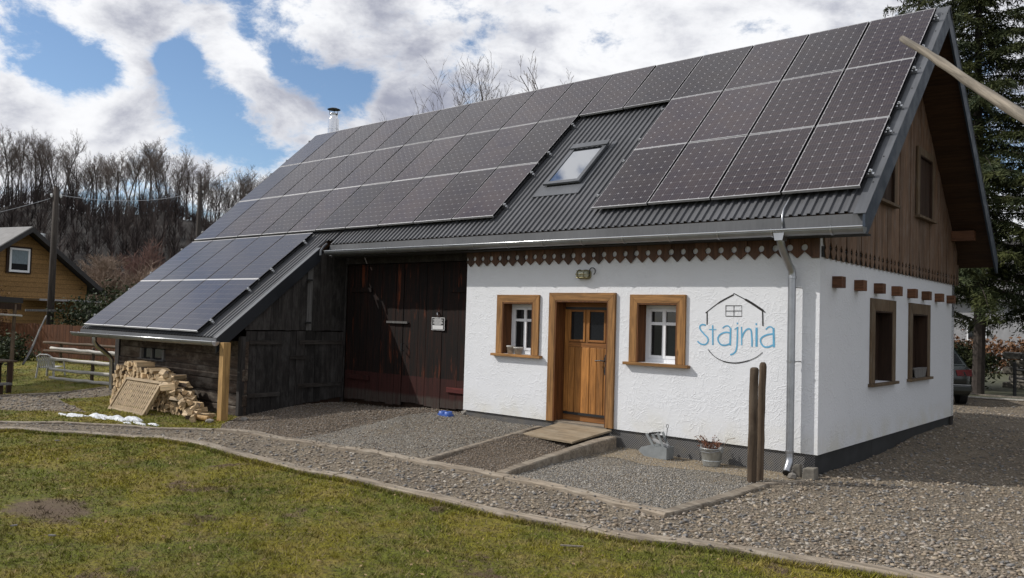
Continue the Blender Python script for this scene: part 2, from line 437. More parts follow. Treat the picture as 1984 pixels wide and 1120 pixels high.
def make_shingle_metal(name, c, rough=0.45):
    t = NT(name); p = t.pos()
    f = t.m('MULTIPLY', t.ramp(t.noise(p, 1.2, 5), 0.3, 0.7, 0.85, 1.15), t.ramp(t.noise(t.map(p, (14, 1, 1)), 2, 4), 0.3, 0.7, 0.92, 1.08))
    t.color(t.scale_col(c, f)); t.rough(t.ramp(t.noise(p, 5, 5), 0.3, 0.7, rough - 0.08, rough + 0.12)); t.spec(0.4)
    return t.mat
M = {}
M['stucco'] = make_stucco()
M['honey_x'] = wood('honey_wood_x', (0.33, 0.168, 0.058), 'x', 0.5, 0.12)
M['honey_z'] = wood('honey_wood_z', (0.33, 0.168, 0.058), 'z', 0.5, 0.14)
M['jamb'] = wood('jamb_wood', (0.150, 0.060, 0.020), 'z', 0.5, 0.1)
M['door_plank'] = wood('door_plank_wood', (0.38, 0.165, 0.042), 'z', 0.5, 0.22)
M['door_rail'] = wood('door_rail_wood', (0.29, 0.120, 0.033), 'x', 0.5, 0.12)
M['trim'] = wood('trim_wood', (0.125, 0.062, 0.036), 'z', 0.5, 0.35, weather=(0.075, 0.06, 0.05), wamt=0.5)
M['gable'] = wood('gable_board_wood', (0.180, 0.106, 0.064), 'z', 0.55, 0.28, weather=(0.215, 0.17, 0.14), wamt=0.6, fine=1.3)
M['casing_old'] = wood('old_casing_wood', (0.135, 0.090, 0.052), 'z', 0.45, 0.15, weather=(0.18, 0.15, 0.11), wamt=0.6)
M['shutter'] = wood('shutter_wood', (0.042, 0.022, 0.013), 'z', 0.4, 0.15)
M['beam'] = wood('beam_wood', (0.150, 0.066, 0.032), 'x', 0.5, 0.25)
M['soffit'] = wood('soffit_wood', (0.055, 0.028, 0.013), 'x', 0.4, 0.2)
M['dark_board'] = wood('weathered_dark_board', (0.034, 0.030, 0.028), 'z', 0.6, 0.35, rough=0.85, weather=(0.085, 0.080, 0.076), wamt=0.55, bump=0.6)
M['dark_board_y'] = wood('weathered_dark_batten', (0.036, 0.030, 0.026), 'y', 0.6, 0.35, rough=0.85, weather=(0.08, 0.075, 0.07), wamt=0.5, bump=0.6)
M['grey_board'] = wood('silver_grey_board', (0.16, 0.155, 0.15), 'z', 0.4, 0.2, rough=0.85)
M['log_wall'] = wood('old_log_wall_wood', (0.075, 0.052, 0.038), 'x', 0.6, 0.3, rough=0.85, weather=(0.22, 0.19, 0.155), wamt=0.75, bump=0.7)
M['barn_door'] = make_barn_door()
M['red_batten'] = wood('red_painted_batten', (0.105, 0.020, 0.017), 'x', 0.4, 0.1)
M['post_new'] = wood('new_post_wood', (0.40, 0.245, 0.095), 'z', 0.4, 0.05)
M['edging'] = wood('edging_wood', (0.26, 0.215, 0.165), 'x', 0.5, 0.2, rough=0.85, weather=(0.37, 0.33, 0.27), wamt=0.6, bump=0.6)
M['ramp'] = wood('ramp_board_wood', (0.27, 0.21, 0.14), 'x', 0.35, 0.1, rough=0.85, weather=(0.32, 0.27, 0.20), wamt=0.7, knots=False)
M['pole'] = wood('grey_pole_wood', (0.27, 0.235, 0.19), 'z', 0.55, 0.1, rough=0.9, weather=(0.13, 0.12, 0.105), wamt=0.75, bump=1.0)
M['post_old'] = wood('old_post_wood', (0.100, 0.070, 0.046), 'z', 0.5, 0.25, rough=0.85, weather=(0.15, 0.12, 0.09), wamt=0.5, bump=0.6)
M['util'] = wood('utility_pole_wood', (0.052, 0.043, 0.037), 'z', 0.45, 0.1, rough=0.9)
M['rail_white'] = wood('pale_rail_wood', (0.47, 0.45, 0.41), 'z', 0.3, 0.1, rough=0.85, bump=0.6)
M['fence_red'] = wood('red_brown_fence_wood', (0.120, 0.047, 0.020), 'z', 0.45, 0.2)
M['clad_yellow'] = wood('yellow_cladding_wood', (0.30, 0.172, 0.062), 'x', 0.4, 0.12)
M['lattice'] = wood('lattice_wood', (0.36, 0.265, 0.155), 'x', 0.35, 0.12)
M['lattice_z'] = wood('lattice_wood_z', (0.36, 0.265, 0.155), 'z', 0.35, 0.12)
M['split'] = wood('split_log_wood', (0.60, 0.44, 0.26), 'y', 0.45, 0.38, knots=False, weather=(0.30, 0.24, 0.17), wamt=0.5, bump=0.6)
M['bark'] = plain('log_bark', (0.085, 0.062, 0.045), 0.95, 0.4, 18, 0.8, 40, rnd=0.3)
M['roof'] = make_shingle_metal('anthracite_roof_metal', (0.083, 0.085, 0.092), 0.5)
M['roof_lip'] = make_shingle_metal('anthracite_trim_metal', (0.085, 0.090, 0.10), 0.45)
M['barge'] = make_shingle_metal('blue_grey_barge_metal', (0.030, 0.043, 0.064), 0.42)
M['fascia'] = make_shingle_metal('fascia_metal', (0.085, 0.088, 0.094), 0.5)
M['zinc'] = plain('zinc_gutter', (0.40, 0.41, 0.43), 0.36, 0.12, 5, 0.05, metal=1.0)
M['gutter_in'] = plain('graphite_gutter', (0.30, 0.31, 0.32), 0.38, 0.12, 5, 0.0, metal=0.75)
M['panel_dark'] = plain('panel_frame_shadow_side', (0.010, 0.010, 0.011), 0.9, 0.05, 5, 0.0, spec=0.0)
M['alu'] = plain('aluminium', (0.68, 0.69, 0.70), 0.30, 0.05, 5, 0.0, metal=1.0)
M['panel_frame'] = plain('panel_frame_aluminium', (0.62, 0.62, 0.62), 0.42, 0.05, 5, 0.0, metal=0.85)
M['steel'] = plain('stainless_steel', (0.66, 0.67, 0.69), 0.16, 0.06, 4, 0.05, 9, metal=1.0)
M['black_metal'] = plain('black_iron', (0.012, 0.012, 0.013), 0.5, 0.2, 20, 0.1)
M['rubber'] = plain('black_rubber', (0.012, 0.012, 0.012), 0.8, 0.2, 20, 0.0)
M['plinth_black'] = plain('black_plinth_board', (0.022, 0.024, 0.027), 0.6, 0.3, 4, 0.15, 30, world_co=True)
M['membrane'] = make_membrane()
M['backsheet'] = plain('panel_backsheet', (0.29, 0.28, 0.29), 0.2, 0.05, 4, 0.0)
M['cell_mono'] = make_cells('mono_cell', (0.026, 0.019, 0.024), (0.034, 0.024, 0.025), 0.30, 0.35)
M['cell_single'] = make_cells('mono_cell_near', (0.026, 0.019, 0.024), (0.034, 0.024, 0.025), 0.30, 0.10)
M['cell_poly'] = make_cells('poly_cell', (0.018, 0.021, 0.040), (0.023, 0.025, 0.043), 0.18, 0.25)
M['glass'] = make_glass('dark_window_glass')
M['sky_glass'] = make_glass('roof_window_glass', (0.46, 0.47, 0.49), 0.02)
M['sky_glass'].node_tree.nodes['Principled BSDF'].inputs['Metallic'].default_value = 1.0
M['barge_dark'] = make_shingle_metal('dark_barge_metal', (0.012, 0.014, 0.018), 0.5)
M['pvc'] = plain('white_pvc', (0.78, 0.79, 0.81), 0.35, 0.03, 3, 0.0)
M['blue_paint'] = plain('blue_wall_paint', (0.115, 0.36, 0.56), 0.8, 0.12, 9, 0.5, 9, world_co=True)
M['black_paint'] = plain('black_wall_paint', (0.014, 0.013, 0.013), 0.8, 0.2, 9, 0.4, 9, world_co=True)
M['sign_white'] = plain('sign_white', (0.62, 0.62, 0.62), 0.5, 0.05, 9, 0.0)
M['sign_black'] = plain('sign_black', (0.015, 0.015, 0.016), 0.5, 0.1, 9, 0.0)
M['brass'] = plain('aged_brass', (0.30, 0.27, 0.15), 0.40, 0.25, 25, 0.1, metal=0.8)
M['lamp_glass'] = plain('lamp_glass', (0.36, 0.37, 0.28), 0.08, 0.1, 12, 0.0, spec=0.8)
M['concrete'] = plain('concrete_block', (0.17, 0.155, 0.13), 0.9, 0.4, 9, 0.5, 40)
M['stone'] = plain('field_stone', (0.21, 0.195, 0.175), 0.9, 0.3, 9, 0.5, 30, rnd=0.2)
M['grey_paint'] = plain('grey_painted_wood', (0.205, 0.22, 0.225), 0.65, 0.14, 7, 0.15, 30)
M['galv'] = plain('galvanised_bucket', (0.40, 0.42, 0.42), 0.5, 0.25, 12, 0.1, 20, metal=0.6)
M['terracotta_white'] = plain('limewashed_pot', (0.50, 0.48, 0.44), 0.9, 0.3, 22, 0.4, 60)
M['soil'] = plain('potting_soil', (0.03, 0.022, 0.016), 0.95, 0.4, 40, 0.8, 80)
M['dry_leaf'] = plain('dry_brown_leaf', (0.135, 0.050, 0.024), 0.85, 0.5, 25, 0.0)
M['bowl_blue'] = plain('blue_plastic', (0.045, 0.110, 0.38), 0.45, 0.1, 9, 0.0)
M['snow'] = plain('old_snow', (0.66, 0.68, 0.71), 0.85, 0.25, 18, 1.0, 40, bdist=0.035)
M['plastic_white'] = plain('white_plastic', (0.37, 0.37, 0.37), 0.5, 0.08, 4, 0.0)
M['car_paint'] = plain('dark_green_car_paint', (0.006, 0.011, 0.011), 0.22, 0.05, 3, 0.0, spec=0.7)
M['tail_red'] = plain('red_tail_lamp', (0.11, 0.008, 0.010), 0.2, 0.1, 9, 0.0)
M['tile_dark'] = plain('dark_roof_sheet', (0.028, 0.026, 0.026), 0.7, 0.2, 5, 0.1)
M['tile_grey'] = plain('grey_roof_sheet', (0.12, 0.117, 0.115), 0.6, 0.2, 5, 0.1)
M['curtain'] = plain('net_curtain', (0.20, 0.25, 0.28), 0.9, 0.25, 9, 0.0, stretch=(6, 6, 1))
M['asphalt'] = plain('grey_road', (0.24, 0.24, 0.24), 0.9, 0.2, 3, 0.2, 40)
M['far_white'] = plain('far_white_render', (0.28, 0.28, 0.29), 0.9, 0.12, 2, 0.0)
M['bark_grey'] = plain('grey_tree_bark', (0.090, 0.078, 0.068), 0.95, 0.3, 4, 0.4, 20, rnd=0.2)
M['twig'] = plain('bare_twigs', (0.140, 0.112, 0.095), 0.95, 0.3, 2, 0.0, rnd=0.25)
M['twig_pale'] = plain('pale_bush_twigs', (0.215, 0.158, 0.118), 0.95, 0.3, 1, 0.0, rnd=0.1)
M['twig_pink'] = plain('pinkish_bush_twigs', (0.150, 0.085, 0.068), 0.95, 0.3, 1, 0.0, rnd=0.1)
M['spruce_bark'] = plain('spruce_bark', (0.052, 0.042, 0.036), 0.95, 0.3, 8, 0.6, 30)
def make_leaf(name, c1, c2, rough=0.7, trans=0.0):
    t = NT(name)
    a = t.attr()
    t.color(t.scale_col(t.mix(t.ramp(t.noise(t.pos(), 0.9, 4), 0.35, 0.65), c1, c2), t.ramp(a, 0, 1, 0.5, 1.55, False)))
    t.rough(rough); t.spec(0.25)
    return t.mat
M['litter'] = make_leaf('leaf_litter', (0.16, 0.10, 0.055), (0.24, 0.17, 0.09))
M['needle'] = make_leaf('spruce_needles', (0.030, 0.044, 0.020), (0.068, 0.076, 0.022))
M['evergreen'] = make_leaf('evergreen_leaves', (0.022, 0.034, 0.014), (0.048, 0.056, 0.020))
M['hedge_brown'] = make_leaf('brown_beech_leaves', (0.16, 0.075, 0.035), (0.11, 0.06, 0.03))
M['scrub'] = make_leaf('hillside_scrub', (0.026, 0.020, 0.019), (0.050, 0.038, 0.034), 0.95)
M['forest_floor'] = plain('forest_floor', (0.018, 0.0145, 0.0125), 0.95, 0.4, 0.08, 0.0, world_co=True)
M['lawn'] = make_lawn('lawn_turf', False)
M['blade'] = make_lawn('grass_blades', True)
M['field'] = plain('field_ground', (0.060, 0.062, 0.030), 0.95, 0.35, 0.15, 0.3, 3, world_co=True)
M['bed_coarse'] = make_bed('gravel_bed', (0.215, 0.178, 0.130), (0.170, 0.142, 0.108), (0.10, 0.09, 0.08), 42)
M['bed_fine'] = make_bed('fine_gravel_bed', (0.23, 0.21, 0.175), (0.20, 0.165, 0.12), (0.12, 0.12, 0.12), 85, 0.6)
M['bed_dirt'] = make_bed('tan_dirt', (0.27, 0.215, 0.145), (0.22, 0.18, 0.125), (0.2, 0.17, 0.13), 70, 0.5)
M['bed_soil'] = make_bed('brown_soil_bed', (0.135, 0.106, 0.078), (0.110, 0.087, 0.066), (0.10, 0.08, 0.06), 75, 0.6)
M['st_coarse'] = make_gravel('coarse_stones', [(0.21, 0.18, 0.145), (0.145, 0.14, 0.135), (0.25, 0.205, 0.15), (0.11, 0.105, 0.10), (0.19, 0.155, 0.12), (0.27, 0.245, 0.21), (0.17, 0.135, 0.10), (0.235, 0.20, 0.165)], k=1.3)
M['st_fine'] = make_gravel('fine_stones', [(0.215, 0.20, 0.18), (0.16, 0.15, 0.135), (0.26, 0.24, 0.21), (0.125, 0.12, 0.112), (0.21, 0.175, 0.13), (0.29, 0.275, 0.25)], k=1.25)
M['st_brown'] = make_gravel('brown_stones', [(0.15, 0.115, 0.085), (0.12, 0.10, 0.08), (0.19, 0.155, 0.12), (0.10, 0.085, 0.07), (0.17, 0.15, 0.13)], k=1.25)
# ------------------------------------------------------------------ terrain
def sst(a, b, x):
    t = np.clip((x - a) / (b - a), 0, 1)
    return t * t * (3 - 2 * t)
def ground_z(x, y):
    x = np.asarray(x, float); y = np.asarray(y, float)
    z = -0.11 * sst(7.0, 9.5, -x) - 0.04 * sst(11, 16, -x)
    z = z + 0.17 * sst(2.95, 4.6, -x) * sst(-3.0, -0.4, y) * (1 - sst(8, 12, y))
    z = z + 0.12 * sst(2.0, 5.5, y) * sst(-2.5, -0.5, x) * (1 - sst(9, 13, y)) * (1 - sst(2, 6, x))
    z = z + 0.012 * np.sin(x * 1.7 + 0.6) * np.cos(y * 1.3) + 0.006 * np.sin(x * 4.1 + y * 3.3)
    return z
def gz(x, y): return float(ground_z(x, y))
def inside(poly, X, Y):
    c = np.zeros(len(X), bool); n = len(poly)
    for i in range(n):
        x1, y1 = poly[i]; x2, y2 = poly[(i + 1) % n]
        if y1 == y2: continue
        t = ((y1 > Y) != (y2 > Y)) & (X < (x2 - x1) * (Y - y1) / (y2 - y1) + x1)
        c ^= t
    return c
def dense(poly, step):
    out = []
    for i in range(len(poly)):
        a = Vector(poly[i]); b = Vector(poly[(i + 1) % len(poly)])
        k = max(1, int((b - a).length / step))
        out += [tuple(a.lerp(b, j / k)) for j in range(k)]
    return out
def sheet(name, poly, off, mat, step=0.35, skirt=0.0):
    bd = dense(poly, step)
    xs = [p[0] for p in bd]; ys = [p[1] for p in bd]
    gx, gy = np.meshgrid(np.arange(min(xs), max(xs), step), np.arange(min(ys), max(ys), step))
    gx = gx.ravel() + 0.03; gy = gy.ravel() + 0.017
    k = inside(bd, gx, gy); gx = gx[k]; gy = gy[k]
    pts = [Vector(p) for p in bd] + [Vector((a, b)) for a, b in zip(gx, gy)]
    r = delaunay_2d_cdt(pts, [], [list(range(len(bd)))], 1, 1e-5)
    V = np.array([(p.x, p.y) for p in r[0]]); Z = ground_z(V[:, 0], V[:, 1]) + off
    me = bpy.data.meshes.new(name)
    me.from_pydata([(a, b, c) for (a, b), c in zip(V, Z)], [], [tuple(f) for f in r[2]])
    me.materials.append(mat)
    me.polygons.foreach_set('use_smooth', [True] * len(me.polygons))
    bm = bmesh.new(); bm.from_mesh(me); bmesh.ops.recalc_face_normals(bm, faces=bm.faces)
    if sum(f.normal.z for f in bm.faces) < 0: bmesh.ops.reverse_faces(bm, faces=bm.faces)
    bm.to_mesh(me); bm.free()
    o = bpy.data.objects.new(name, me); link(o)
    return tag(o, kind='structure')
# wide ground out to the horizon (finer near the yard)
def axis_pts(lo, hi, a, b, fine):
    near = list(np.arange(a, b + 1e-6, fine)); out = []
    d = fine; p = a
    while p > lo: d *= 1.35; p -= d; out.append(p)
    out = out[::-1] + near; d = fine; p = b
    while p < hi: d *= 1.35; p += d; out.append(p)
    return np.array(out)
ax = axis_pts(-1500, 1500, -24, 8, 0.8); ay = axis_pts(-1500, 1500, -14, 24, 0.8)
GX, GY = np.meshgrid(ax, ay)
GZ = ground_z(GX, GY) - 0.035
nx, ny = len(ax), len(ay)
idx = np.arange(nx * ny).reshape(ny, nx)
F = np.stack([idx[:-1, :-1], idx[:-1, 1:], idx[1:, 1:], idx[1:, :-1]], -1).reshape(-1, 4)
go = bpy.data.objects.new('ground', arrays_mesh('ground', np.stack([GX.ravel(), GY.ravel(), GZ.ravel()], 1), F, M['field'], smooth=True))
link(go); tag(go, kind='structure')

LAWN_EDGE = [(-11.6, -6.25), (-10.87, -5.76), (-9.02, -4.67), (-8.2, -4.55), (-4.4, -4.52), (-2.11, -4.45), (-0.17, -4.29), (1.06, -3.88), (1.85, -3.69), (3.5, -3.28), (6.5, -2.6)]
INNER_EDGE = [(-8.55, -3.30), (-7.0, -3.36), (-3.95, -3.08), (-2.43, -3.01), (-0.24, -3.28)]
OUTER_LEFT = [(-13.2, -6.9), (-11.77, -5.48), (-10.98, -4.75), (-9.28, -3.67), (-8.55, -3.30)]
lawn_poly = LAWN_EDGE + [(9, -14), (-3, -18), (-16, -13), (-14, -8)]
coarse_poly = LAWN_EDGE[::-1] + [(-13.0, -7.3)] + OUTER_LEFT + INNER_EDGE[1:] + [(-0.22, -0.95), (0.0, -0.15), (-0.05, 0.6), (-0.05, 7.3), (-2.5, 8.5), (-3, 13), (-2, 16.5), (2, 17), (7, 15), (9, 3)]
fineA_poly = [(-8.55, -3.30), (-7.0, -3.36), (-4.02, -3.08), (-4.28, -1.2), (-4.42, -0.2), (-4.4, 0.06), (-6.25, 0.06), (-6.3, 0.6), (-10.0, 0.6), (-9.97, -2.1), (-9.4, -2.75)]
soil_poly = [(-4.02, -3.08), (-2.72, -3.02), (-2.95, -0.9), (-3.02, 0.06), (-4.4, 0.06), (-4.42, -0.2), (-4.28, -1.2)]
fineB_poly = [(-2.72, -3.02), (-2.43, -3.01), (-0.24, -3.28), (-0.22, -0.95), (0.0, -0.15), (-0.0, 0.06), (-3.02, 0.06), (-2.95, -0.9)]
strip_poly = OUTER_LEFT + [(-9.4, -2.75), (-9.97, -2.1), (-15.2, -2.1), (-15.4, -3.2), (-12.6, -3.75), (-14.6, -5.6)]
drive_poly = [(-14.6, -5.6), (-12.6, -3.75), (-15.4, -3.2), (-15.2, -2.1), (-16.5, -1.55), (-16.63, -3.95), (-17.6, -6.0), (-19, -9), (-14.5, -8.5), (-13.2, -6.9)]
far_poly = [(-16.5, -1.55), (-16.63, -3.95), (-17.6, -6.0), (-19, -9), (-34, -8), (-34, 4), (-24, 4), (-16.2, 0.5)]
sheet('lawn', lawn_poly, 0.0, M['lawn'], 0.4)
sheet('gravel_yard', coarse_poly, 0.0, M['bed_coarse'], 0.4)
brownA_poly = [(-8.55, -3.30), (-7.0, -3.36), (-6.55, -3.31), (-6.95, -1.6), (-6.75, -0.2), (-6.3, 0.6), (-10.0, 0.6), (-9.97, -2.1), (-9.4, -2.75)]
greyA_poly = [(-6.55, -3.31), (-4.02, -3.08), (-4.28, -1.2), (-4.42, -0.2), (-4.4, 0.06), (-6.25, 0.06), (-6.3, 0.6), (-6.75, -0.2), (-6.95, -1.6)]
sheet('gravel_forecourt', greyA_poly, 0.0, M['bed_fine'])
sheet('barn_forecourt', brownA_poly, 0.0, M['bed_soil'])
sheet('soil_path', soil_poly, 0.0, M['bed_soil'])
sheet('gravel_bed', fineB_poly, 0.0, M['bed_fine'])
sheet('dirt_strip', [(-2.9, .05), (-.12, .05), (-.15, -.45), (-.6, -.7), (-1.2, -.62), (-1.9, -.95), (-2.5, -.75), (-2.88, -.9)], 0.004, M['bed_dirt'], .2)
sheet('grass_verge', strip_poly, 0.0, M['lawn'])
sheet('gravel_drive', drive_poly, 0.0, M['bed_coarse'])
sheet('far_lawn', far_poly, 0.0, M['lawn'], 0.8)

ICO = np.array([(0, 0, 1), (.894, 0, .447), (.276, .851, .447), (-.724, .526, .447), (-.724, -.526, .447), (.276, -.851, .447), (.724, .526, -.447), (-.276, .851, -.447), (-.894, 0, -.447), (-.276, -.851, -.447), (.724, -.526, -.447), (0, 0, -1)])
ICOF = np.array([(0, 1, 2), (0, 2, 3), (0, 3, 4), (0, 4, 5), (0, 5, 1), (1, 6, 2), (2, 7, 3), (3, 8, 4), (4, 9, 5), (5, 10, 1), (2, 6, 7), (3, 7, 8), (4, 8, 9), (5, 9, 10), (1, 10, 6), (6, 11, 7), (7, 11, 8), (8, 11, 9), (9, 11, 10), (10, 11, 6)])
OCT = np.array([(1, 0, 0), (0, 1, 0), (-1, 0, 0), (0, -1, 0), (0, 0, 1), (0, 0, -1.0)])
OCTF = np.array([(0, 1, 4), (1, 2, 4), (2, 3, 4), (3, 0, 4), (1, 0, 5), (2, 1, 5), (3, 2, 5), (0, 3, 5)])
def scatter(poly, n, rng, near=None, fall=None):
    xs = [p[0] for p in poly]; ys = [p[1] for p in poly]
    X = rng.uniform(min(xs), max(xs), n); Y = rng.uniform(min(ys), max(ys), n)
    k = inside(poly, X, Y); X = X[k]; Y = Y[k]
    if fall:
        d = np.hypot(X - CAM.x, Y - CAM.y)
        k = rng.random(len(X)) < np.clip((fall[0] / np.maximum(d, 0.1)) ** fall[1], 0, 1); X = X[k]; Y = Y[k]
    # only where this viewpoint and its surroundings can see
    a = (X - CAM.x) * _r.x + (Y - CAM.y) * _r.y; b = (X - CAM.x) * _f.x + (Y - CAM.y) * _f.y
    k = (b > 0.5) & (np.abs(a) < b * 0.80 + 1.5)
    return X[k], Y[k]
def stones(name, label, poly, n, s0, s1, mat, seed, flat=0.55, ico=True, fall=None, sink=0.25, keep=None):
    rng = np.random.default_rng(seed)
    X, Y = scatter(poly, n, rng, fall=fall)
    if keep is not None:
        k = keep(X, Y, rng); X = X[k]; Y = Y[k]
    n = len(X); B, BF = (ICO, ICOF) if ico else (OCT, OCTF)
    s = s0 + (s1 - s0) * rng.random(n) ** 3.0
    ax3 = np.stack([s * rng.uniform(0.8, 1.35, n), s * rng.uniform(0.55, 0.95, n), s * rng.uniform(flat * 0.7, flat * 1.2, n)], 1)
    P = B[None] * (1 + rng.uniform(-0.24, 0.24, (n, len(B), 1))) * ax3[:, None, :]
    th = rng.uniform(0, 2 * np.pi, n); ti = rng.normal(0, 0.28, n)
    c, s_ = np.cos(ti)[:, None], np.sin(ti)[:, None]
    x, z = P[..., 0] * c - P[..., 2] * s_, P[..., 0] * s_ + P[..., 2] * c
    c, s_ = np.cos(th)[:, None], np.sin(th)[:, None]
    P = np.stack([x * c - P[..., 1] * s_, x * s_ + P[..., 1] * c, z], -1)
    Z = ground_z(X, Y) + ax3[:, 2] * (1 - 2 * sink) + rng.uniform(0, 0.3, n) * ax3[:, 2]
    P += np.stack([X, Y, Z], 1)[:, None, :]
    Fc = (BF[None] + (np.arange(n) * len(B))[:, None, None]).reshape(-1, 3)
    at = np.repeat(rng.random(n), len(B))
    o = bpy.data.objects.new(name, arrays_mesh(name, P.reshape(-1, 3), Fc, mat, at, ico))
    print('STONES', name, n); link(o); return tag(o, label, 'gravel', kind='stuff')
stones('coarse_gravel', 'loose brown and grey river gravel across path and side yard', coarse_poly, 460000, 0.009, 0.032, M['st_coarse'], 3, flat=0.45, fall=(7.0, 2.0))
stones('crushed_gravel', 'fine grey crushed gravel in front of the barn doors', fineA_poly, 75000, 0.006, 0.017, M['st_fine'], 4, ico=False, fall=(9, 1.2),
       keep=lambda X, Y, r: r.random(len(X)) < np.where((X > -6.8) & (Y < 0.2), 0.95, 0.10))
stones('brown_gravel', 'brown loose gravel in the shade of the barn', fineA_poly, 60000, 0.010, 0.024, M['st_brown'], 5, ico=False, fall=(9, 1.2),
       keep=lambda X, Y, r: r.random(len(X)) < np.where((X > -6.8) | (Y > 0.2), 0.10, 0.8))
stones('path_gravel', 'brown fine gravel between the two ramp timbers', soil_poly, 15000, 0.007, 0.020, M['st_brown'], 6, ico=False, sink=0.35)
stones('bed_gravel', 'pale grey crushed gravel below the painted logo', fineB_poly, 52000, 0.006, 0.016, M['st_fine'], 7, ico=False,
       keep=lambda X, Y, r: r.random(len(X)) < np.where(Y > -0.9 - 0.5 * np.sin(X * 2.0) ** 2, 0.28, 0.95))
stones('drive_gravel', 'grey gravel of the drive beyond the woodpile', drive_poly, 9000, 0.015, 0.035, M['st_coarse'], 8, fall=(14, 1.5))

def lawn_density(X, Y):
    f = np.sin(X * 2.3 + 1.0) * np.cos(Y * 2.9 + 0.4) + 0.6 * np.sin(X * 5.7 + Y * 4.1)
    bare = np.exp(-(((X + 4.45) / 0.55) ** 2 + ((Y + 7.42) / 0.30) ** 2))     # worn patch
    return np.clip(0.72 + 0.26 * f - 0.95 * bare, 0.03, 1)
def grass(name, label, poly, n, h0, h1, seed, fall, w=0.0035):
    rng = np.random.default_rng(seed)
    X, Y = scatter(poly, n, rng, fall=fall)
    k = rng.random(len(X)) < lawn_density(X, Y); X = X[k]; Y = Y[k]; n = len(X)
    d = np.hypot(X - CAM.x, Y - CAM.y); ww = w * np.clip(d / 5.0, 1, 3.0)
    h = h0 + (h1 - h0) * rng.random(n) ** 2
    a = rng.uniform(0, 2 * np.pi, n); lean = rng.uniform(0.3, 1.6, n) * h
    la = rng.uniform(0, 2 * np.pi, n)
    Z = ground_z(X, Y) - 0.003
    p0 = np.stack([X - np.cos(a) * ww, Y - np.sin(a) * ww, Z], 1); p1 = np.stack([X + np.cos(a) * ww, Y + np.sin(a) * ww, Z], 1)
    p2 = np.stack([X + np.cos(la) * lean, Y + np.sin(la) * lean, Z + h], 1)
    V = np.stack([p0, p1, p2], 1).reshape(-1, 3)
    o = bpy.data.objects.new(name, arrays_mesh(name, V, np.arange(n * 3).reshape(n, 3), M['blade'], np.repeat(rng.random(n), 3)))
    print('BLADES', name, n); link(o); return tag(o, label, 'grass', kind='stuff')
grass('lawn_grass', 'short mossy winter grass of the front lawn', lawn_poly, 2600000, 0.010, 0.042, 11, (4.8, 1.4))
def tufts(name, label, poly, n, seed):
    rng = np.random.default_rng(seed); X, Y = scatter(poly, n, rng, fall=(5.5, 1.4)); k = 16
    m = len(X); sz = rng.uniform(.5, 1.0, m)
    X = (X[:, None] + rng.normal(0, .022, (m, k)) * sz[:, None]).ravel(); Y = (Y[:, None] + rng.normal(0, .022, (m, k)) * sz[:, None]).ravel(); n = len(X)
    h = rng.uniform(.025, .065, n) * np.repeat(sz, k); a = rng.uniform(0, 6.28, n); la = rng.uniform(0, 6.28, n); le = h * rng.uniform(.2, 1.1, n); w = .003 * np.clip(np.hypot(X - CAM.x, Y - CAM.y) / 5, 1, 3)
    Z = ground_z(X, Y) - .003
    V = np.stack([np.stack([X - np.cos(a) * w, Y - np.sin(a) * w, Z], 1), np.stack([X + np.cos(a) * w, Y + np.sin(a) * w, Z], 1), np.stack([X + np.cos(la) * le, Y + np.sin(la) * le, Z + h], 1)], 1).reshape(-1, 3)
    o = bpy.data.objects.new(name, arrays_mesh(name, V, np.arange(n * 3).reshape(n, 3), M['blade'], np.repeat(np.repeat(rng.uniform(0, .8, m), k), 3)))
    link(o); return tag(o, label, 'grass', kind='stuff')
tufts('grass_tufts', 'scattered taller tufts of grass on the front lawn', lawn_poly, 12000, 17)
grass('verge_grass', 'thin grass of the verge beside the woodpile', strip_poly, 60000, 0.012, 0.045, 12, (10, 1.0), 0.004)
grass('far_lawn_grass', 'green grass of the garden behind the drive', far_poly, 70000, 0.02, 0.06, 13, (16, 1.0), 0.004)

# stones kicked over the edging boards, grass creeping over them, dead leaves on the turf
def along(path, n, rng, lo, hi):
    P_ = np.array(path); seg = np.linalg.norm(np.diff(P_, axis=0), axis=1); cum = np.concatenate([[0], np.cumsum(seg)])
    t = rng.uniform(0, cum[-1], n); k = np.clip(np.searchsorted(cum, t) - 1, 0, len(seg) - 1); f = (t - cum[k]) / seg[k]
    a, b = P_[k], P_[k + 1]; d = (b - a) / seg[k][:, None]; o = rng.uniform(lo, hi, n)[:, None]
    return a + (b - a) * f[:, None] + np.stack([-d[:, 1], d[:, 0]], 1) * o
rng_ = np.random.default_rng(31)
sp_ = np.concatenate([along(LAWN_EDGE, 170, rng_, -.09, .10), along(INNER_EDGE, 150, rng_, -.10, .10)])
n_ = len(sp_); s_ = rng_.uniform(.006, .017, n_)
P_ = ICO[None] * (1 + rng_.uniform(-.25, .25, (n_, 12, 1))) * (s_[:, None] * np.stack([rng_.uniform(.9, 1.3, n_), rng_.uniform(.7, 1.0, n_), rng_.uniform(.4, .7, n_)], 1).reshape(n_, 3))[:, None, :]
P_ = P_ + np.stack([sp_[:, 0], sp_[:, 1], ground_z(sp_[:, 0], sp_[:, 1]) + s_ * .3 + .046], 1)[:, None]
o_ = bpy.data.objects.new('spilled_stones', arrays_mesh('spilled_stones', P_.reshape(-1, 3), (ICOF[None] + (np.arange(n_) * 12)[:, None, None]).reshape(-1, 3), M['st_coarse'], np.repeat(rng_.random(n_), 12), True))
link(o_); tag(o_, 'scattered small stones lying on the edging boards', 'gravel', kind='stuff')
ed_ = along(LAWN_EDGE, 13000, rng_, -.17, -.07); n_ = len(ed_); h_ = rng_.uniform(.02, .065, n_); a_ = rng_.uniform(0, 6.28, n_); w_ = .0035 * np.clip(np.hypot(ed_[:, 0] - CAM.x, ed_[:, 1] - CAM.y) / 5, 1, 3)
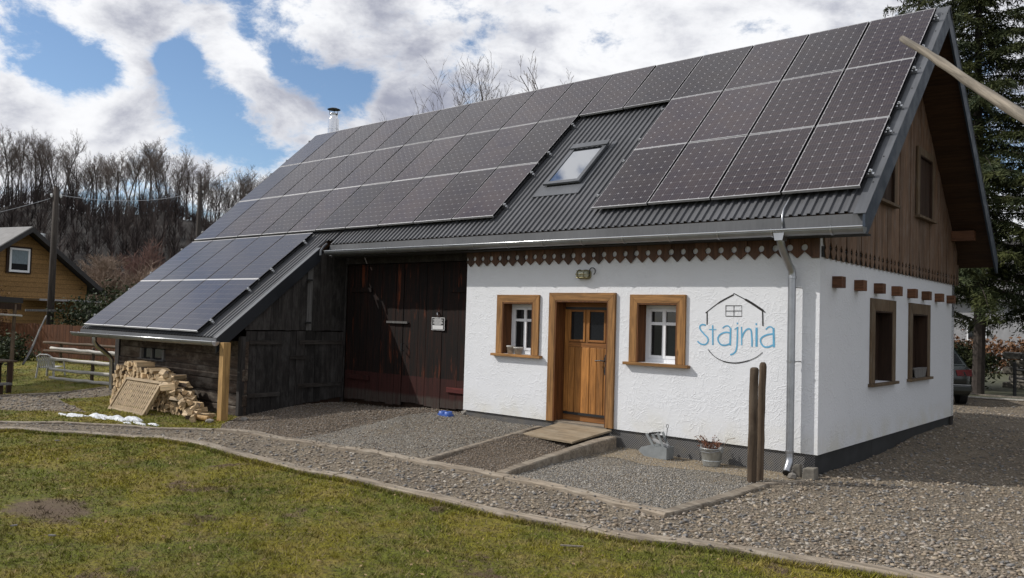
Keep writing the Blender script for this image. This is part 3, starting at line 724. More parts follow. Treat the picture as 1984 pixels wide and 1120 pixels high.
z_ = ground_z(ed_[:, 0], ed_[:, 1]) - .003; b_ = rng_.uniform(0, 6.28, n_); l_ = h_ * rng_.uniform(.3, 1.3, n_)
V_ = np.stack([np.stack([ed_[:, 0] - np.cos(a_) * w_, ed_[:, 1] - np.sin(a_) * w_, z_], 1), np.stack([ed_[:, 0] + np.cos(a_) * w_, ed_[:, 1] + np.sin(a_) * w_, z_], 1), np.stack([ed_[:, 0] + np.cos(b_) * l_, ed_[:, 1] + np.sin(b_) * l_, z_ + h_], 1)], 1).reshape(-1, 3)
o_ = bpy.data.objects.new('edge_grass', arrays_mesh('edge_grass', V_, np.arange(n_ * 3).reshape(n_, 3), M['blade'], np.repeat(rng_.random(n_), 3)))
link(o_); tag(o_, 'longer grass growing against the lawn edging', 'grass', kind='stuff')
lx_, ly_ = scatter(lawn_poly, 9000, rng_, fall=(5, 1.3)); n_ = len(lx_)
c_ = np.stack([lx_, ly_, ground_z(lx_, ly_) + rng_.uniform(.012, .03, n_)], 1); d_ = rng_.normal(0, 1, (n_, 3)) * np.array([1, 1, .35]); d_ /= np.linalg.norm(d_, axis=1)[:, None]
e_ = np.cross(d_, np.array([0, 0, 1.0])); e_ /= np.linalg.norm(e_, axis=1)[:, None]; s_ = rng_.uniform(.008, .024, (n_, 1))
V_ = np.stack([c_ - d_ * s_, c_ + e_ * s_ * .5 + [0, 0, .004], c_ + d_ * s_, c_ - e_ * s_ * .5], 1).reshape(-1, 3)
o_ = bpy.data.objects.new('leaf_litter', arrays_mesh('leaf_litter', V_, np.arange(n_ * 4).reshape(n_, 4), M['litter'], np.repeat(rng_.random(n_), 4)))
link(o_); tag(o_, 'dead leaves and bits of straw scattered on the lawn', 'leaves', kind='stuff')

# ------------------------------------------------------------------ timber edgings
def timber(path, w, h, label, seed, up=0.035, group='timber edgings on the ground'):
    rng = random.Random(seed)
    pts = [Vector(p).to_3d() for p in path]
    dn = []
    for a, b in zip(pts[:-1], pts[1:]):
        k = max(2, int((b - a).length / 0.16))
        dn += [a.lerp(b, j / k) for j in range(k)]
    dn.append(pts[-1])
    mb = MB(); rows = []
    for i, p in enumerate(dn):
        d = (dn[min(i + 1, len(dn) - 1)] - dn[max(i - 1, 0)]).normalized(); s = Vector((-d.y, d.x, 0))
        top = p.z if len(path[0]) == 3 else gz(p.x, p.y) + up
        j = lambda q: rng.uniform(-q, q)
        rows.append([p + s * (-w / 2 + j(.007)) + Vector((0, 0, top - h - p.z)), p + s * (w / 2 + j(.007)) + Vector((0, 0, top - h - p.z)),
                     p + s * (w / 2 + j(.006)) + Vector((0, 0, top - .012 + j(.006) - p.z)), p + s * (w / 2 - .015) + Vector((0, 0, top + j(.004) - p.z)),
                     p + s * (-w / 2 + .015) + Vector((0, 0, top + j(.004) - p.z)), p + s * (-w / 2 + j(.006)) + Vector((0, 0, top - .012 + j(.006) - p.z))])
    n = 6; vs = [v for r in rows for v in r]
    fs = [(i * n + j, i * n + (j + 1) % n, (i + 1) * n + (j + 1) % n, (i + 1) * n + j) for i in range(len(rows) - 1) for j in range(n)]
    fs += [tuple(range(n))[::-1], tuple((len(rows) - 1) * n + j for j in range(n))]
    o = mb.add(vs, fs).build('edging_timber', M['edging'])
    return tag(o, label, 'timber', group)
def sub(path, t0, t1):
    pts = [Vector(p) for p in path]; L = [0]
    for a, b in zip(pts[:-1], pts[1:]): L.append(L[-1] + (b - a).length)
    def at(t):
        for i in range(len(pts) - 1):
            if t <= L[i + 1]: return tuple(pts[i].lerp(pts[i + 1], (t - L[i]) / (L[i + 1] - L[i])))
        return tuple(pts[-1])
    return [at(t0)] + [tuple(pts[i]) for i in range(len(pts)) if t0 + .02 < L[i] < t1 - .02] + [at(t1)]
LE = LAWN_EDGE
for i, (a, b, lb) in enumerate([(0.0, 3.70, 'grey edging board along the lawn, the far left length'), (3.715, 8.2, 'grey edging board along the lawn in front of the yellow post'),
                               (8.215, 11.6, 'grey edging board along the lawn in front of the ramp'), (11.615, 15.2, 'grey edging board along the lawn in front of the side yard, nearest the camera'), (15.215, 18.9, 'grey edging board along the lawn at the far right')]):
    timber(sub(LE, a, b), 0.155, 0.15, lb, 20 + i, 0.046)
for i, (a, b, lb) in enumerate([(0.0, 3.1, 'worn edging timber before the barn doors'), (3.115, 6.0, 'worn edging timber across the foot of the ramp path'), (6.015, 8.34, 'worn edging timber before the bucket and toolbox')]):
    timber(sub(INNER_EDGE, a, b), 0.165, 0.15, lb, 30 + i, 0.046)
timber(OUTER_LEFT[:2] + [(-11.2, -4.95)], 0.10, 0.13, 'dark edging board left of the snow patch', 40)
timber([(-11.18, -4.93), (-10.98, -4.75), (-9.28, -3.67), (-8.62, -3.36)], 0.10, 0.13, 'dark edging board in front of the snow patch', 41)
timber([(-0.30, -3.22), (-0.27, -2.2), (-0.23, -1.08)], 0.15, 0.14, 'split edging timber running to the two wooden posts', 42, 0.04)
timber([(-0.25, -1.00), (-0.1, -0.62), (0.0, -0.42)], 0.08, 0.09, 'dark rotten edging end behind the two posts', 43, 0.025)
timber([(-3.99, -3.02, 0.045), (-4.25, -1.6, 0.10), (-4.38, -0.12, 0.20)], 0.10, 0.16, 'left timber of the ramp path to the door', 44)
timber([(-2.72, -2.95, 0.05), (-2.9, -1.7, 0.105), (-2.98, -0.75, 0.16)], 0.15, 0.20, 'right timber of the ramp path, long front length', 45)
timber([(-2.985, -0.735, 0.165), (-3.0, -0.14, 0.19)], 0.16, 0.24, 'right timber of the ramp path, short end by the wall', 46)
timber([(-16.55, -1.7), (-16.68, -3.95), (-17.6, -6.0), (-18.6, -8.2)], 0.06, 0.10, 'dark edging board between garden lawn and gravel drive', 47, 0.03)
# ------------------------------------------------------------------ the stable building
H = thing('stable_house', 'white rendered stable with solar panels covering its dark metal roof', 'building', (-3.0, 0.0, 0.0))
def zm(y): return 3.57 + 0.936 * y                     # front roof sheet
def zr(y): return 6.996 - 0.936 * (y - 3.66)           # rear roof sheet
def zl(y): return 1.407 + 0.8327 * (y + 2.56)          # lean-to roof sheet
YR = 3.66
def wall_plate(name, axis, rect, holes, f0, f1, mat, parent):
    """wall slab with real openings; axis y: plane coords (x,z), faces at y=f0 (outer), f1 (inner)"""
    us = sorted({rect[0], rect[1]} | {h[0] for h in holes} | {h[1] for h in holes})
    vs = sorted({rect[2], rect[3]} | {h[2] for h in holes} | {h[3] for h in holes})
    hole = lambda u, v: any(h[0] < u < h[1] and h[2] < v < h[3] for h in holes)
    P = (lambda u, v, d: (u, d, v)) if axis == 'y' else (lambda u, v, d: (d, u, v))
    mb = MB()
    solid = {}
    for i in range(len(us) - 1):
        for j in range(len(vs) - 1):
            solid[i, j] = not hole((us[i] + us[i + 1]) / 2, (vs[j] + vs[j + 1]) / 2)
    for (i, j), s in solid.items():
        if not s: continue
        a, b, c, d = us[i], us[i + 1], vs[j], vs[j + 1]
        mb.add([P(a, c, f0), P(b, c, f0), P(b, d, f0), P(a, d, f0)], [(0, 1, 2, 3)])
        mb.add([P(a, c, f1), P(b, c, f1), P(b, d, f1), P(a, d, f1)], [(0, 1, 2, 3)])
        for (di, dj, e) in ((-1, 0, (a, c, a, d)), (1, 0, (b, c, b, d)), (0, -1, (a, c, b, c)), (0, 1, (a, d, b, d))):
            if not solid.get((i + di, j + dj), False):
                mb.add([P(e[0], e[1], f0), P(e[2], e[3], f0), P(e[2], e[3], f1), P(e[0], e[1], f1)], [(0, 1, 2, 3)])
    bmm = mb.build(name, mat, parent)
    bm = bmesh.new(); bm.from_mesh(bmm.data); bmesh.ops.remove_doubles(bm, verts=bm.verts, dist=1e-5)
    bmesh.ops.recalc_face_normals(bm, faces=bm.faces); bm.to_mesh(bmm.data); bm.free()
    return bmm
W1 = (-5.33, -4.67, 1.31, 2.17); W2 = (-2.68, -2.01, 1.31, 2.18); DR = (-4.20, -3.19, 0.285, 2.205)
fw = wall_plate('front_wall', 'y', (-6.21, 0.0, 0.28, 3.30), [W1, W2, DR], 0.0, 0.35, M['stucco'], H)
G1 = (2.20, 3.06, 1.10, 2.17); G2 = (4.20, 5.14, 1.10, 2.17)
gw = wall_plate('gable_wall', 'x', (0.35, 7.19, 0.28, 2.95), [G1, G2], 0.0, -0.35, M['stucco'], H)
MB().box(-6.16, -0.04, 0.03, 0.2, -0.25, 0.278).build('plinth', M['membrane'], H)
for a, b in ((0.2, 2.3), (2.304, 4.4), (4.404, 6.2), (6.204, 7.14)):
    box('plinth_board', M['plinth_black'], H, -0.2, -0.035, a, b, -0.2, 0.278)
MB().box(-0.2, -0.036, 0.032, 0.198, -0.25, 0.277).build('plinth_corner', M['plinth_black'], H)
# unseen outer shell closing the volume
MB().box(-15.7, 0.0, 7.0, 7.19, -0.1, 3.45).build('rear_wall', M['dark_board'], H)
MB().prism([(-1.9, -0.1), (7.0, -0.1), (7.0, 3.6), (3.66, 6.7), (-0.2, 3.1), (-1.9, 1.7)], 'x', -15.7, -15.5).build('left_wall', M['dark_board'], H)

# front scalloped trim boards
def arc(cx, cz, r, a0, a1, n=7):
    return [(cx + r * math.cos(R(a0 + (a1 - a0) * i / n)), cz + r * math.sin(R(a0 + (a1 - a0) * i / n))) for i in range(n + 1)]
tw = 0.194; hz = 2.923; hr = 0.043
def trim_poly(x, last=False):
    h = tw / 2 - 0.002
    p = [(x - h, 3.06), (x - h, hz + hr)]
    p += arc(x - h, hz, hr, 90, -90)[1:]
    p += [(x - h, 2.872), (x, 2.785 + random.Random(int(x * 100)).uniform(-.009, .009))]
    if last: p += [(x + h, 2.785), (x + h, 3.06)]
    else: p += [(x + h, 2.872)] + arc(x + h, hz, hr, 270, 90) + [(x + h, 3.06)]
    return p
nb = 32
for i in range(nb):
    x = -6.21 + tw * (i + 0.5)
    y0 = -0.030 - 0.004 * ((i * 7) % 3)
    MB().prism(trim_poly(x, i == nb - 1), 'y', y0, y0 + 0.024).build('trim_board', M['trim'], H)

# gable cladding boards with cut-out lower ends
bw = 0.204; y00 = 0.275 - bw
def gable_board(k):
    a = y00 + bw * k + 0.002; b = a + bw - 0.004
    b = min(b, 7.26); c = (a + b) / 2; h = (b - a) / 2
    top = lambda y: min(zm(y), zr(y)) - 0.21
    lo = [(b, 3.00), (b - .012, 2.985), (b - .045, 2.94), (b - .040, 2.915), (b - .006, 2.885), (b - .030, 2.85), (c + .035, 2.79), (c, 2.782), (c - .035, 2.79), (a + .030, 2.85), (a + .006, 2.885), (a + .040, 2.915), (a + .045, 2.94), (a + .012, 2.985), (a, 3.00)]
    cuts = None
    if 10 <= k <= 13: cuts = (3.83, 4.86)
    if 21 <= k <= 24: cuts = (3.83, 4.86)
    x0 = 0.018 + 0.003 * ((k * 5) % 3)
    up = [(a, top(a)), (c, top(c)), (b, top(b))] if a < YR < b else [(a, top(a)), (b, top(b))]
    if cuts:
        for hl in (lo[:7] + [(c + .0015, 2.782)], [(c - .0015, 2.782)] + lo[8:]):
            top2 = [(c - .0015, cuts[0])] if hl[-1][0] < c - .01 else []
            q = ([(a, cuts[0])] + top2) if top2 else [(c + .0015, cuts[0]), (b, cuts[0])]
            MB().prism(hl + q, 'x', x0, x0 + .012).build('cladding_board', M['gable'], H)
        if min(top(a), top(b)) > cuts[1]:
            MB().prism([(b, cuts[1]), (a, cuts[1])] + up, 'x', x0, x0 + .012).build('cladding_board', M['gable'], H)
    else:
        tc_ = top(c)
        MB().prism(lo[:7] + [(c + .0015, 2.782), (c + .0015, tc_), (b, top(b))], 'x', x0, x0 + .012).build('cladding_board', M['gable'], H)
        MB().prism([(c - .0015, 2.782)] + lo[8:] + [(a, top(a)), (c - .0015, tc_)], 'x', x0 + .002, x0 + .014).build('cladding_board', M['gable'], H)
for k in range(36): gable_board(k)
# backing wall behind the cladding, black in place of shade in the cut-outs
MB().prism([(0.02, 2.952), (7.2, 2.952), (7.2, 3.4), (3.66, 6.7), (0.02, 3.35)], 'x', -0.2, -0.02).build('attic_wall', M['rubber'], H)
box('cladding_batten', M['rubber'], H, 0.001, 0.016, 0.03, 7.22, 2.80, 2.94)  # batten coloured black to stand for shade behind the cut-outs
# rear corner board next to the soffit
box('corner_board', M['gable'], H, 0.0, 0.04, 7.265, 7.33, 2.8, 3.2)

def framed(name, axis, inner, cw, proud, depth, sill, mats, parent, off=0.0, top_extra=0.0):
    """window/door surround: four mitred casing boards, jamb linings, sill.  axis y -> outer face at y=-proud ; axis x -> x=+proud"""
    a, b, c, d = inner
    mc_h, mc_v, mj = mats
    S = -1 if axis == 'y' else 1
    P = lambda u, v, q: (u, S * q, v) if axis == 'y' else (S * q, u, v)
    def pr(nm, pts, q0, q1, mt):
        n = len(pts); mb = MB()
        mb.add([P(p[0], p[1], q0) for p in pts] + [P(p[0], p[1], q1) for p in pts], [tuple(range(n)), tuple(range(n, 2 * n))] + [(i, (i + 1) % n, n + (i + 1) % n, n + i) for i in range(n)])
        return mb.build(nm, mt, parent, bevel=0.003)
    g = 0.001
    bot = c if sill else c
    pr('casing', [(a - cw, bot), (a - g, bot), (a - g, d + g), (a - cw, d + cw)], off, off + proud, mc_v)
    pr('casing', [(b + g, bot), (b + cw, bot), (b + cw, d + cw), (b + g, d + g)], off, off + proud, mc_v)
    pr('casing', [(a, d + 2 * g), (b, d + 2 * g), (b + cw - g, d + cw), (a - cw + g, d + cw)], off, off + proud, mc_h)
    t = 0.022
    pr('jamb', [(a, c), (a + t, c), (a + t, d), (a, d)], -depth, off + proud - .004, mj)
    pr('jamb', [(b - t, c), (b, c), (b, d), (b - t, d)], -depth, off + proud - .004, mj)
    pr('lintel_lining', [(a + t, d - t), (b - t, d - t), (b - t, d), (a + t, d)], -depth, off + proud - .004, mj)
    if sill:
        pr('sill', [(a - cw - sill, c - .045), (b + cw + sill, c - .045), (b + cw + sill, c - .002), (a - cw - sill, c - .002)], -depth, off + proud + .045, mc_h)
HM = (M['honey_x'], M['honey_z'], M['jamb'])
OM = (M['casing_old'], M['casing_old'], M['shutter'])
def sash_window(inner, label, panes_x):
    a, b, c, d = inner
    w = box('window', M['pvc'], H, a + .024, a + .075, .19, .25, c, d - .024)
    w['label'] = label
    framed('window', 'y', inner, 0.128, 0.038, 0.26, 0.075, HM, w)
    y0, y1 = .19, .25
    L, Rr, B, T = a + .024, b - .024, c, d - .024
    box('frame_bar', M['pvc'], w, Rr - .05, Rr, y0, y1, B, T)
    box('frame_bar', M['pvc'], w, L + .052, Rr - .052, y0, y1, B, B + .06)
    box('frame_bar', M['pvc'], w, L + .052, Rr - .052, y0, y1, T - .05, T)
    xm = (L + Rr) / 2; zb = B + (T - B) * 0.68
    # sash, glazing bars and four panes
    s0, s1 = y0 + .012, y1 - .012
    box('sash_bar', M['pvc'], w, L + .052, L + .092, s0 - .02, s1, B + .062, T - .052)
    box('sash_bar', M['pvc'], w, Rr - .092, Rr - .052, s0 - .02, s1, B + .062, T - .052)
    box('sash_bar', M['pvc'], w, xm - .028, xm + .028, s0 - .021, s1, B + .062, T - .052)
    for x0, x1 in ((L + .093, xm - .029), (xm + .029, Rr - .093)):
        box('sash_bar', M['pvc'], w, x0, x1, s0 - .018, s1, B + .062, B + .105)
        box('sash_bar', M['pvc'], w, x0, x1, s0 - .018, s1, T - .092, T - .052)
        box('glazing_bar', M['pvc'], w, x0, x1, s0 - .018, s1, zb - .022, zb + .022)
        box('pane', M['glass'], w, x0, x1, s0 + .004, s0 + .012, B + .106, zb - .023)
        box('pane', M['glass'], w, x0, x1, s0 + .004, s0 + .012, zb + .023, T - .093)
    return w
sash_window(W1, 'narrow wood-cased window left of the door with two pots', 2)
sash_window(W2, 'wood-cased window between the door and the painted logo', 2)
# ---- door
dr = box('door', M['jamb'], H, -4.176, -3.214, .222, .262, .30, 2.182)
dr['label'] = 'honey-brown plank door with two small panes'
framed('door', 'y', DR, 0.128, 0.045, 0.30, 0, HM, dr)
for x0, x1 in ((-4.174, -4.092), (-3.31, -3.216)):
    box('stile', M['door_plank'], dr, x0, x1, .200, .222, .44, 2.08, bevel=.003)
box('rail', M['door_rail'], dr, -4.174, -3.216, .202, .222, .302, .415, bevel=.003)
box('rail', M['door_rail'], dr, -4.174, -3.216, .202, .222, 2.112, 2.178, bevel=.003)
box('rail', M['door_rail'], dr, -4.09, -3.312, .198, .222, 1.475, 1.555, bevel=.003)
box('rail', M['door_rail'], dr, -4.09, -3.312, .202, .222, 2.076, 2.110, bevel=.002)
box('mullion', M['door_plank'], dr, -3.768, -3.722, .200, .222, 1.558, 2.074, bevel=.003)
px = [-4.09, -3.966, -3.836, -3.676, -3.543, -3.402]
for i in range(5):
    box('plank', M['door_plank'], dr, px[i] + .004, px[i + 1] - .004, .195 + .004 * (i % 2), .221, .418, 1.473, bevel=.007)
box('plank', M['door_plank'], dr, -3.400, -3.312, .200, .221, .418, 1.473, bevel=.003)
for x0, x1 in ((-4.088, -3.770), (-3.720, -3.375)):
    pn = box('pane', M['glass'], dr, x0 + .034, x1 - .034, .208, .214, 1.594, 2.04)
    for q in ((x0, x0 + .034, 1.56, 2.072), (x1 - .034, x1, 1.56, 2.072)):
        box('pane_frame', M['door_plank'], dr, q[0], q[1], .186, .215, q[2], q[3], bevel=.003)
    for q in ((1.56, 1.594), (2.04, 2.072)):
        box('pane_frame', M['door_rail'], dr, x0 + .035, x1 - .035, .186, .215, q[0], q[1], bevel=.003)
box('stile', M['door_plank'], dr, -3.373, -3.312, .202, .221, 1.557, 2.075)
for z in (2.095, .416):
    box('strap_hinge', M['black_metal'], dr, -4.16, -3.36 if z > 1 else -3.33, .184, .200, z - .02, z + .02)
MB().prism([(-3.375, 1.06), (-3.345, 1.06), (-3.335, 1.12), (-3.348, 1.22), (-3.335, 1.32), (-3.35, 1.38), (-3.37, 1.38), (-3.385, 1.32), (-3.372, 1.22), (-3.385, 1.12)], 'y', .178, .199).build('handle_plate', M['black_metal'], dr)
MB().tube([(-3.36, .19, 1.28), (-3.36, .135, 1.28), (-3.42, .125, 1.285), (-3.52, .125, 1.275)], .010, 8).build('handle', M['black_metal'], dr)
MB().box(-4.20, -3.19, .0, .30, .20, .297).build('threshold', M['edging'], dr)

# ---- gable windows with closed brown shutters
def shutter_window(inner, label, off=0.0, cw=0.18, proud=0.03, depth=0.22, sill=.05):
    a, b, c, d = inner
    sh = box('shutter', M['shutter'], H, off - depth + .012, off - depth + .03, a + .024, b - .024, c + .001, d - .024)
    sh.name = 'window'; sh['label'] = label
    framed('window', 'x', inner, cw, proud, depth, sill, OM, sh, off)
    n = 5; w = (b - a - .05) / n
    for i in range(n):
        box('shutter_board', M['shutter'], sh, off - depth + .031, off - depth + .045 + .002 * (i % 2), a + .025 + w * i + .002, a + .025 + w * (i + 1) - .002, c + .002, d - .026)
shutter_window(G1, 'shuttered gable window nearest the front corner')
shutter_window(G2, 'shuttered gable window holding a wooden planter')
UW1 = (2.113, 2.925, 3.83, 4.86); UW2 = (4.357, 5.170, 3.83, 4.86)
shutter_window(UW1, 'attic window half hidden by the bargeboard', .045, .13, .035, .055, .03)
shutter_window(UW2, 'attic window on the far side of the gable', .045, .13, .035, .055, .03)
for i in range(8):
    y = .435 + .878 * i
    MB().box(-.1, .125, y, y + .165, 2.425, 2.575).build('beam_end', M['beam'], H, bevel=.006)

# ---- roof sheets (ribbed metal)
def ribbed(name, x0, x1, top, bot, nrm, mat, pitch=0.115, hgt=0.026):
    prof = []; x = x0
    while x < x1 - 1e-6:
        for dx, h in ((0, 0), (.062, 0), (.070, 1), (.106, 1), (.1149, 0)):
            if x + dx <= x1: prof.append((x + dx, h * hgt))
        x += pitch
    n = Vector(nrm); mb = MB(); vs = []; fs = []
    for (px_, h) in prof:
        for (y, z) in (top, bot):
            p = Vector((px_, y, z)) + n * h; q = p - n * 0.012
            vs += [p, q]
    for i in range(len(prof) - 1):
        a = i * 4; b = a + 4
        fs += [(a, b, b + 2, a + 2), (a + 1, a + 3, b + 3, b + 1), (a + 2, b + 2, b + 3, a + 3)]
    mb.add(vs, fs)
    return mb.build(name, mat, H)
NM = (0, -.6833, .7301); NR = (0, .6833, .7301); NL = (0, -.640, .7684)
ribbed('roof_sheet', -9.80, .62, (YR, zm(YR)), (-.285, zm(-.285)), NM, M['roof'])
ribbed('roof_sheet', -15.95, -9.80, (YR, zm(YR)), (-.19, zm(-.19)), NM, M['roof'])
ribbed('roof_sheet', -15.95, -10.03, (-.17, zl(-.17) + .004), (-2.57, zl(-2.57)), NL, M['roof'])
ribbed('roof_sheet', -15.95, .62, (YR + .001, zr(YR)), (7.68, zr(7.68)), NR, M['roof'], .23)
# deck under the sheets
def slab(x0, x1, ya, za, yb, zb, t): return MB().prism([(ya, za), (yb, zb), (yb, zb - t), (ya, za - t)], 'x', x0, x1)
slab(-9.60, .60, YR, zm(YR) - .02, -.27, zm(-.27) - .02, .15).build('roof_deck', M['soffit'], H)
slab(-15.9, -10.06, YR, zm(YR) - .02, -.2, zm(-.2) - .02, .15).build('roof_deck', M['soffit'], H)
slab(-15.9, -10.05, -.202, zl(-.202) - .02, -2.5, zl(-2.5) - .02, .11).build('roof_deck', M['soffit'], H)
slab(-15.9, 0.0, YR, zr(YR) - .02, 7.6, zr(7.6) - .02, .15).build('roof_deck', M['soffit'], H)
# rear soffit boards of the gable overhang
k = 0; s = 0.10
while True:
    ya = YR + .12 + .118 * k
    if ya + .115 > 7.60: break
    yb = ya + .113
    MB().prism([(ya, zr(ya) - .165), (yb, zr(yb) - .165), (yb, zr(yb) - .19), (ya, zr(ya) - .19)], 'x', .002, .615).build('soffit_board', M['soffit'], H)
    k += 1
slab(.002, .615, YR + .01, zr(YR) - .03, 7.6, zr(7.6) - .03, .12).build('roof_deck', M['soffit'], H)
box('purlin_end', M['beam'], H, .0405, .42, 6.72, 6.90, 3.62, 3.80)
# bargeboards with covering strips
def barge(y0, z0, y1, z1, xo, w, name, mat, lipw=.14, lift=.035, depth=.30, cut=None):
    low = [(y0, z0 - depth)]
    if cut:      # lower end cut level
        yc = y0 + (y1 - y0) * (cut + depth - z0) / (z1 - z0); low = [(yc, cut), (y0, cut)]
    MB().prism([(y0, z0 + lift), (y1, z1 + lift), (y1, z1 - depth)] + low, 'x', xo - .03, xo).build(name, mat, H)
    d = Vector((0, y1 - y0, z1 - z0)).normalized(); n = d.cross(Vector((1, 0, 0)));  n = n if n.z > 0 else -n
    a = Vector((0, y0, z0 + lift)); b = Vector((0, y1, z1 + lift)); mb = MB()
    mb.hexa([(xo - lipw, *(a + n * .001)[1:]), (xo + .006, *(a + n * .001)[1:]), (xo + .006, *(b + n * .001)[1:]), (xo - lipw, *(b + n * .001)[1:]),
             (xo - lipw, *(a + n * .012)[1:]), (xo + .006, *(a + n * .012)[1:]), (xo + .006, *(b + n * .012)[1:]), (xo - lipw, *(b + n * .012)[1:])])
    mb.build('cover_strip', M['roof_lip'], H)
barge(-.36, zm(-.36), YR - .002, zm(YR), .655, .03, 'bargeboard', M['barge'], cut=3.035)
barge(7.66, zr(7.66), YR + .002, zr(YR), .655, .03, 'bargeboard', M['barge'], cut=3.05)
barge(-2.62, zl(-2.62), -.42, zl(-.42), -9.93, .03, 'bargeboard', M['barge_dark'], .12, .03, .24)
for i in range(9):
    y = .1 + i * .42
    MB().lathe([(.0, .012), (.009, .010), (.009, 0)], (.60, y, zm(y) + .052), 6).build('screw', M['black_metal'], H)
MB().prism([(YR - .16, zm(YR - .16) + .03), (YR, zm(YR) + .05), (YR + .16, zr(YR + .16) + .03), (YR + .16, zr(YR + .16) + .02), (YR, zm(YR) + .035), (YR - .16, zm(YR - .16) + .02)], 'x', -15.98, .67).build('ridge_cap', M['roof_lip'], H)
# main eave: fascia, soffit and gutter
MB().prism([(-.29, 3.285), (-.30, 3.285), (-.315, 3.06), (-.305, 3.06)], 'x', -9.795, .62).build('fascia', M['fascia'], H)
box('eave_soffit', M['rubber'], H, -9.75, .615, -.304, -.002, 3.035, 3.058)
def gutter(x0, x1, y, z, r, slope, name):
    mb = MB(); n = 10; vs = []; fs = []
    for x, zz in ((x0, z), (x1, z + slope)):
        for rr in (r, r - .006):
            for i in range(n + 1):
                a = R(180 + 180 * i / n); vs.append((x, y + rr * math.cos(a), zz + rr * math.sin(a)))
    m = n + 1
    for i in range(n):
        fs.append((i, i + 1, 2 * m + i + 1, 2 * m + i)); fs.append((m + i, 3 * m + i, 3 * m + i + 1, m + i + 1))
    fs += [(0, 2 * m, 3 * m, m), (n, m + n, 3 * m + n, 2 * m + n)]
    mb.add(vs, fs)
    g = mb.build(name, M['gutter_in'], H, smooth=True)
    MB().tube([(x0, y - r - .004, z + .002), (x1, y - r - .004, z + slope + .002)], .011, 8).build('lip', M['alu'], g, smooth=True)
    for x, zz in ((x0, z), (x1, z + slope)):
        e = .004 if x == x1 else -.004
        MB().prism([(y + (r - .001) * math.cos(R(180 + 18 * i)), zz + (r - .001) * math.sin(R(180 + 18 * i))) for i in range(11)], 'x', x, x + e).build('end_cap', M['zinc'], g)
    L = abs(x1 - x0); nb_ = int(L / .74)
    for i in range(nb_):
        x = x0 + (i + .5) * L / nb_; zz = z + slope * (x - x0) / L; mb = MB()
        for j in range(10):
            a0, a1 = R(180 + 18 * j), R(198 + 18 * j); q = r + .003; q2 = r + .008
            mb.hexa([(x - .012, y + q * math.cos(a0), zz + q * math.sin(a0)), (x + .012, y + q * math.cos(a0), zz + q * math.sin(a0)), (x + .012, y + q * math.cos(a1), zz + q * math.sin(a1)), (x - .012, y + q * math.cos(a1), zz + q * math.sin(a1)),
                     (x - .012, y + q2 * math.cos(a0), zz + q2 * math.sin(a0)), (x + .012, y + q2 * math.cos(a0), zz + q2 * math.sin(a0)), (x + .012, y + q2 * math.cos(a1), zz + q2 * math.sin(a1)), (x - .012, y + q2 * math.cos(a1), zz + q2 * math.sin(a1))])
        mb.tube([(x, y - r - .004, zz - .01), (x, y - r - .006, zz + .018), (x, y - r + .03, zz + .02)], .007, 6)
        mb.build('bracket', M['zinc'], g)
    return g
gutter(-9.74, .66, -.40, 3.145, .078, -.04, 'gutter')
gutter(-16.05, -9.86, -2.685, 1.30, .078, .025, 'gutter')
MB().prism([(-2.575, zl(-2.575) - .01), (-2.585, zl(-2.575) - .01), (-2.60, 1.265), (-2.59, 1.265)], 'x', -15.95, -9.97).build('fascia', M['fascia'], H)
# curved side flashing where the main gutter meets the lean-to verge
MB().tube([(-9.82, -.50, 3.06), (-9.83, -.49, 3.16), (-9.84, -.42, 3.25), (-9.86, -.33, 3.31)], .022, 8).build('flashing', M['roof_lip'], H)
box('flashing_box', M['rubber'], H, -9.81, -9.602, -.288, -.02, 3.08, 3.26)
# downspouts
def spout(path, name, r=.05, mat='zinc'):
    d = MB().tube(path, r, 14, caps=False).build(name, M[mat], H, smooth=True)
    return d
sp = spout([(-.36, -.40, 3.06), (-.36, -.40, 2.97), (-.36, -.36, 2.90), (-.335, -.20, 2.70), (-.318, -.13, 2.62), (-.313, -.125, 2.55), (-.308, -.125, .24), (-.305, -.14, .16), (-.295, -.25, .055)], 'downspout')
sp.name = 'downspout'
MB().prism([(-.43, 3.075), (-.29, 3.075), (-.31, 2.98), (-.41, 2.98)], 'y', -.47, -.33).build('outlet', M['zinc'], sp)
for z in (2.53, 1.45, .3):
    MB().lathe([(.051, -.018), (.054, -.015), (.054, .015), (.051, .018)], (-.31, -.125, z), 14).build('clip', M['zinc'], sp)
for z in (1.45, 2.40):
    MB().tube([(-.27, -.11, z), (-.25, -.06, z), (-.23, 0.002, z)], .006, 6).build('clip', M['black_metal'], sp)
MB().tube([(-.295, -.252, .053), (-.293, -.262, .045)], [.046, .046], 14).build('spout_mouth', M['rubber'], sp)
spout([(-14.95, -2.685, 1.23), (-14.95, -2.685, 1.12), (-14.97, -2.62, 1.04), (-15.05, -2.32, .82), (-15.06, -2.24, .72), (-15.06, -2.22, .05)], 'downspout', .05)
# conduit from the panels over the eave
MB().tube([(-.39, .06, 3.72), (-.385, -.02, 3.60), (-.40, -.22, 3.41), (-.385, -.30, 3.31), (-.37, -.325, 3.15)], .013, 8).build('conduit', M['zinc'], H, smooth=True)

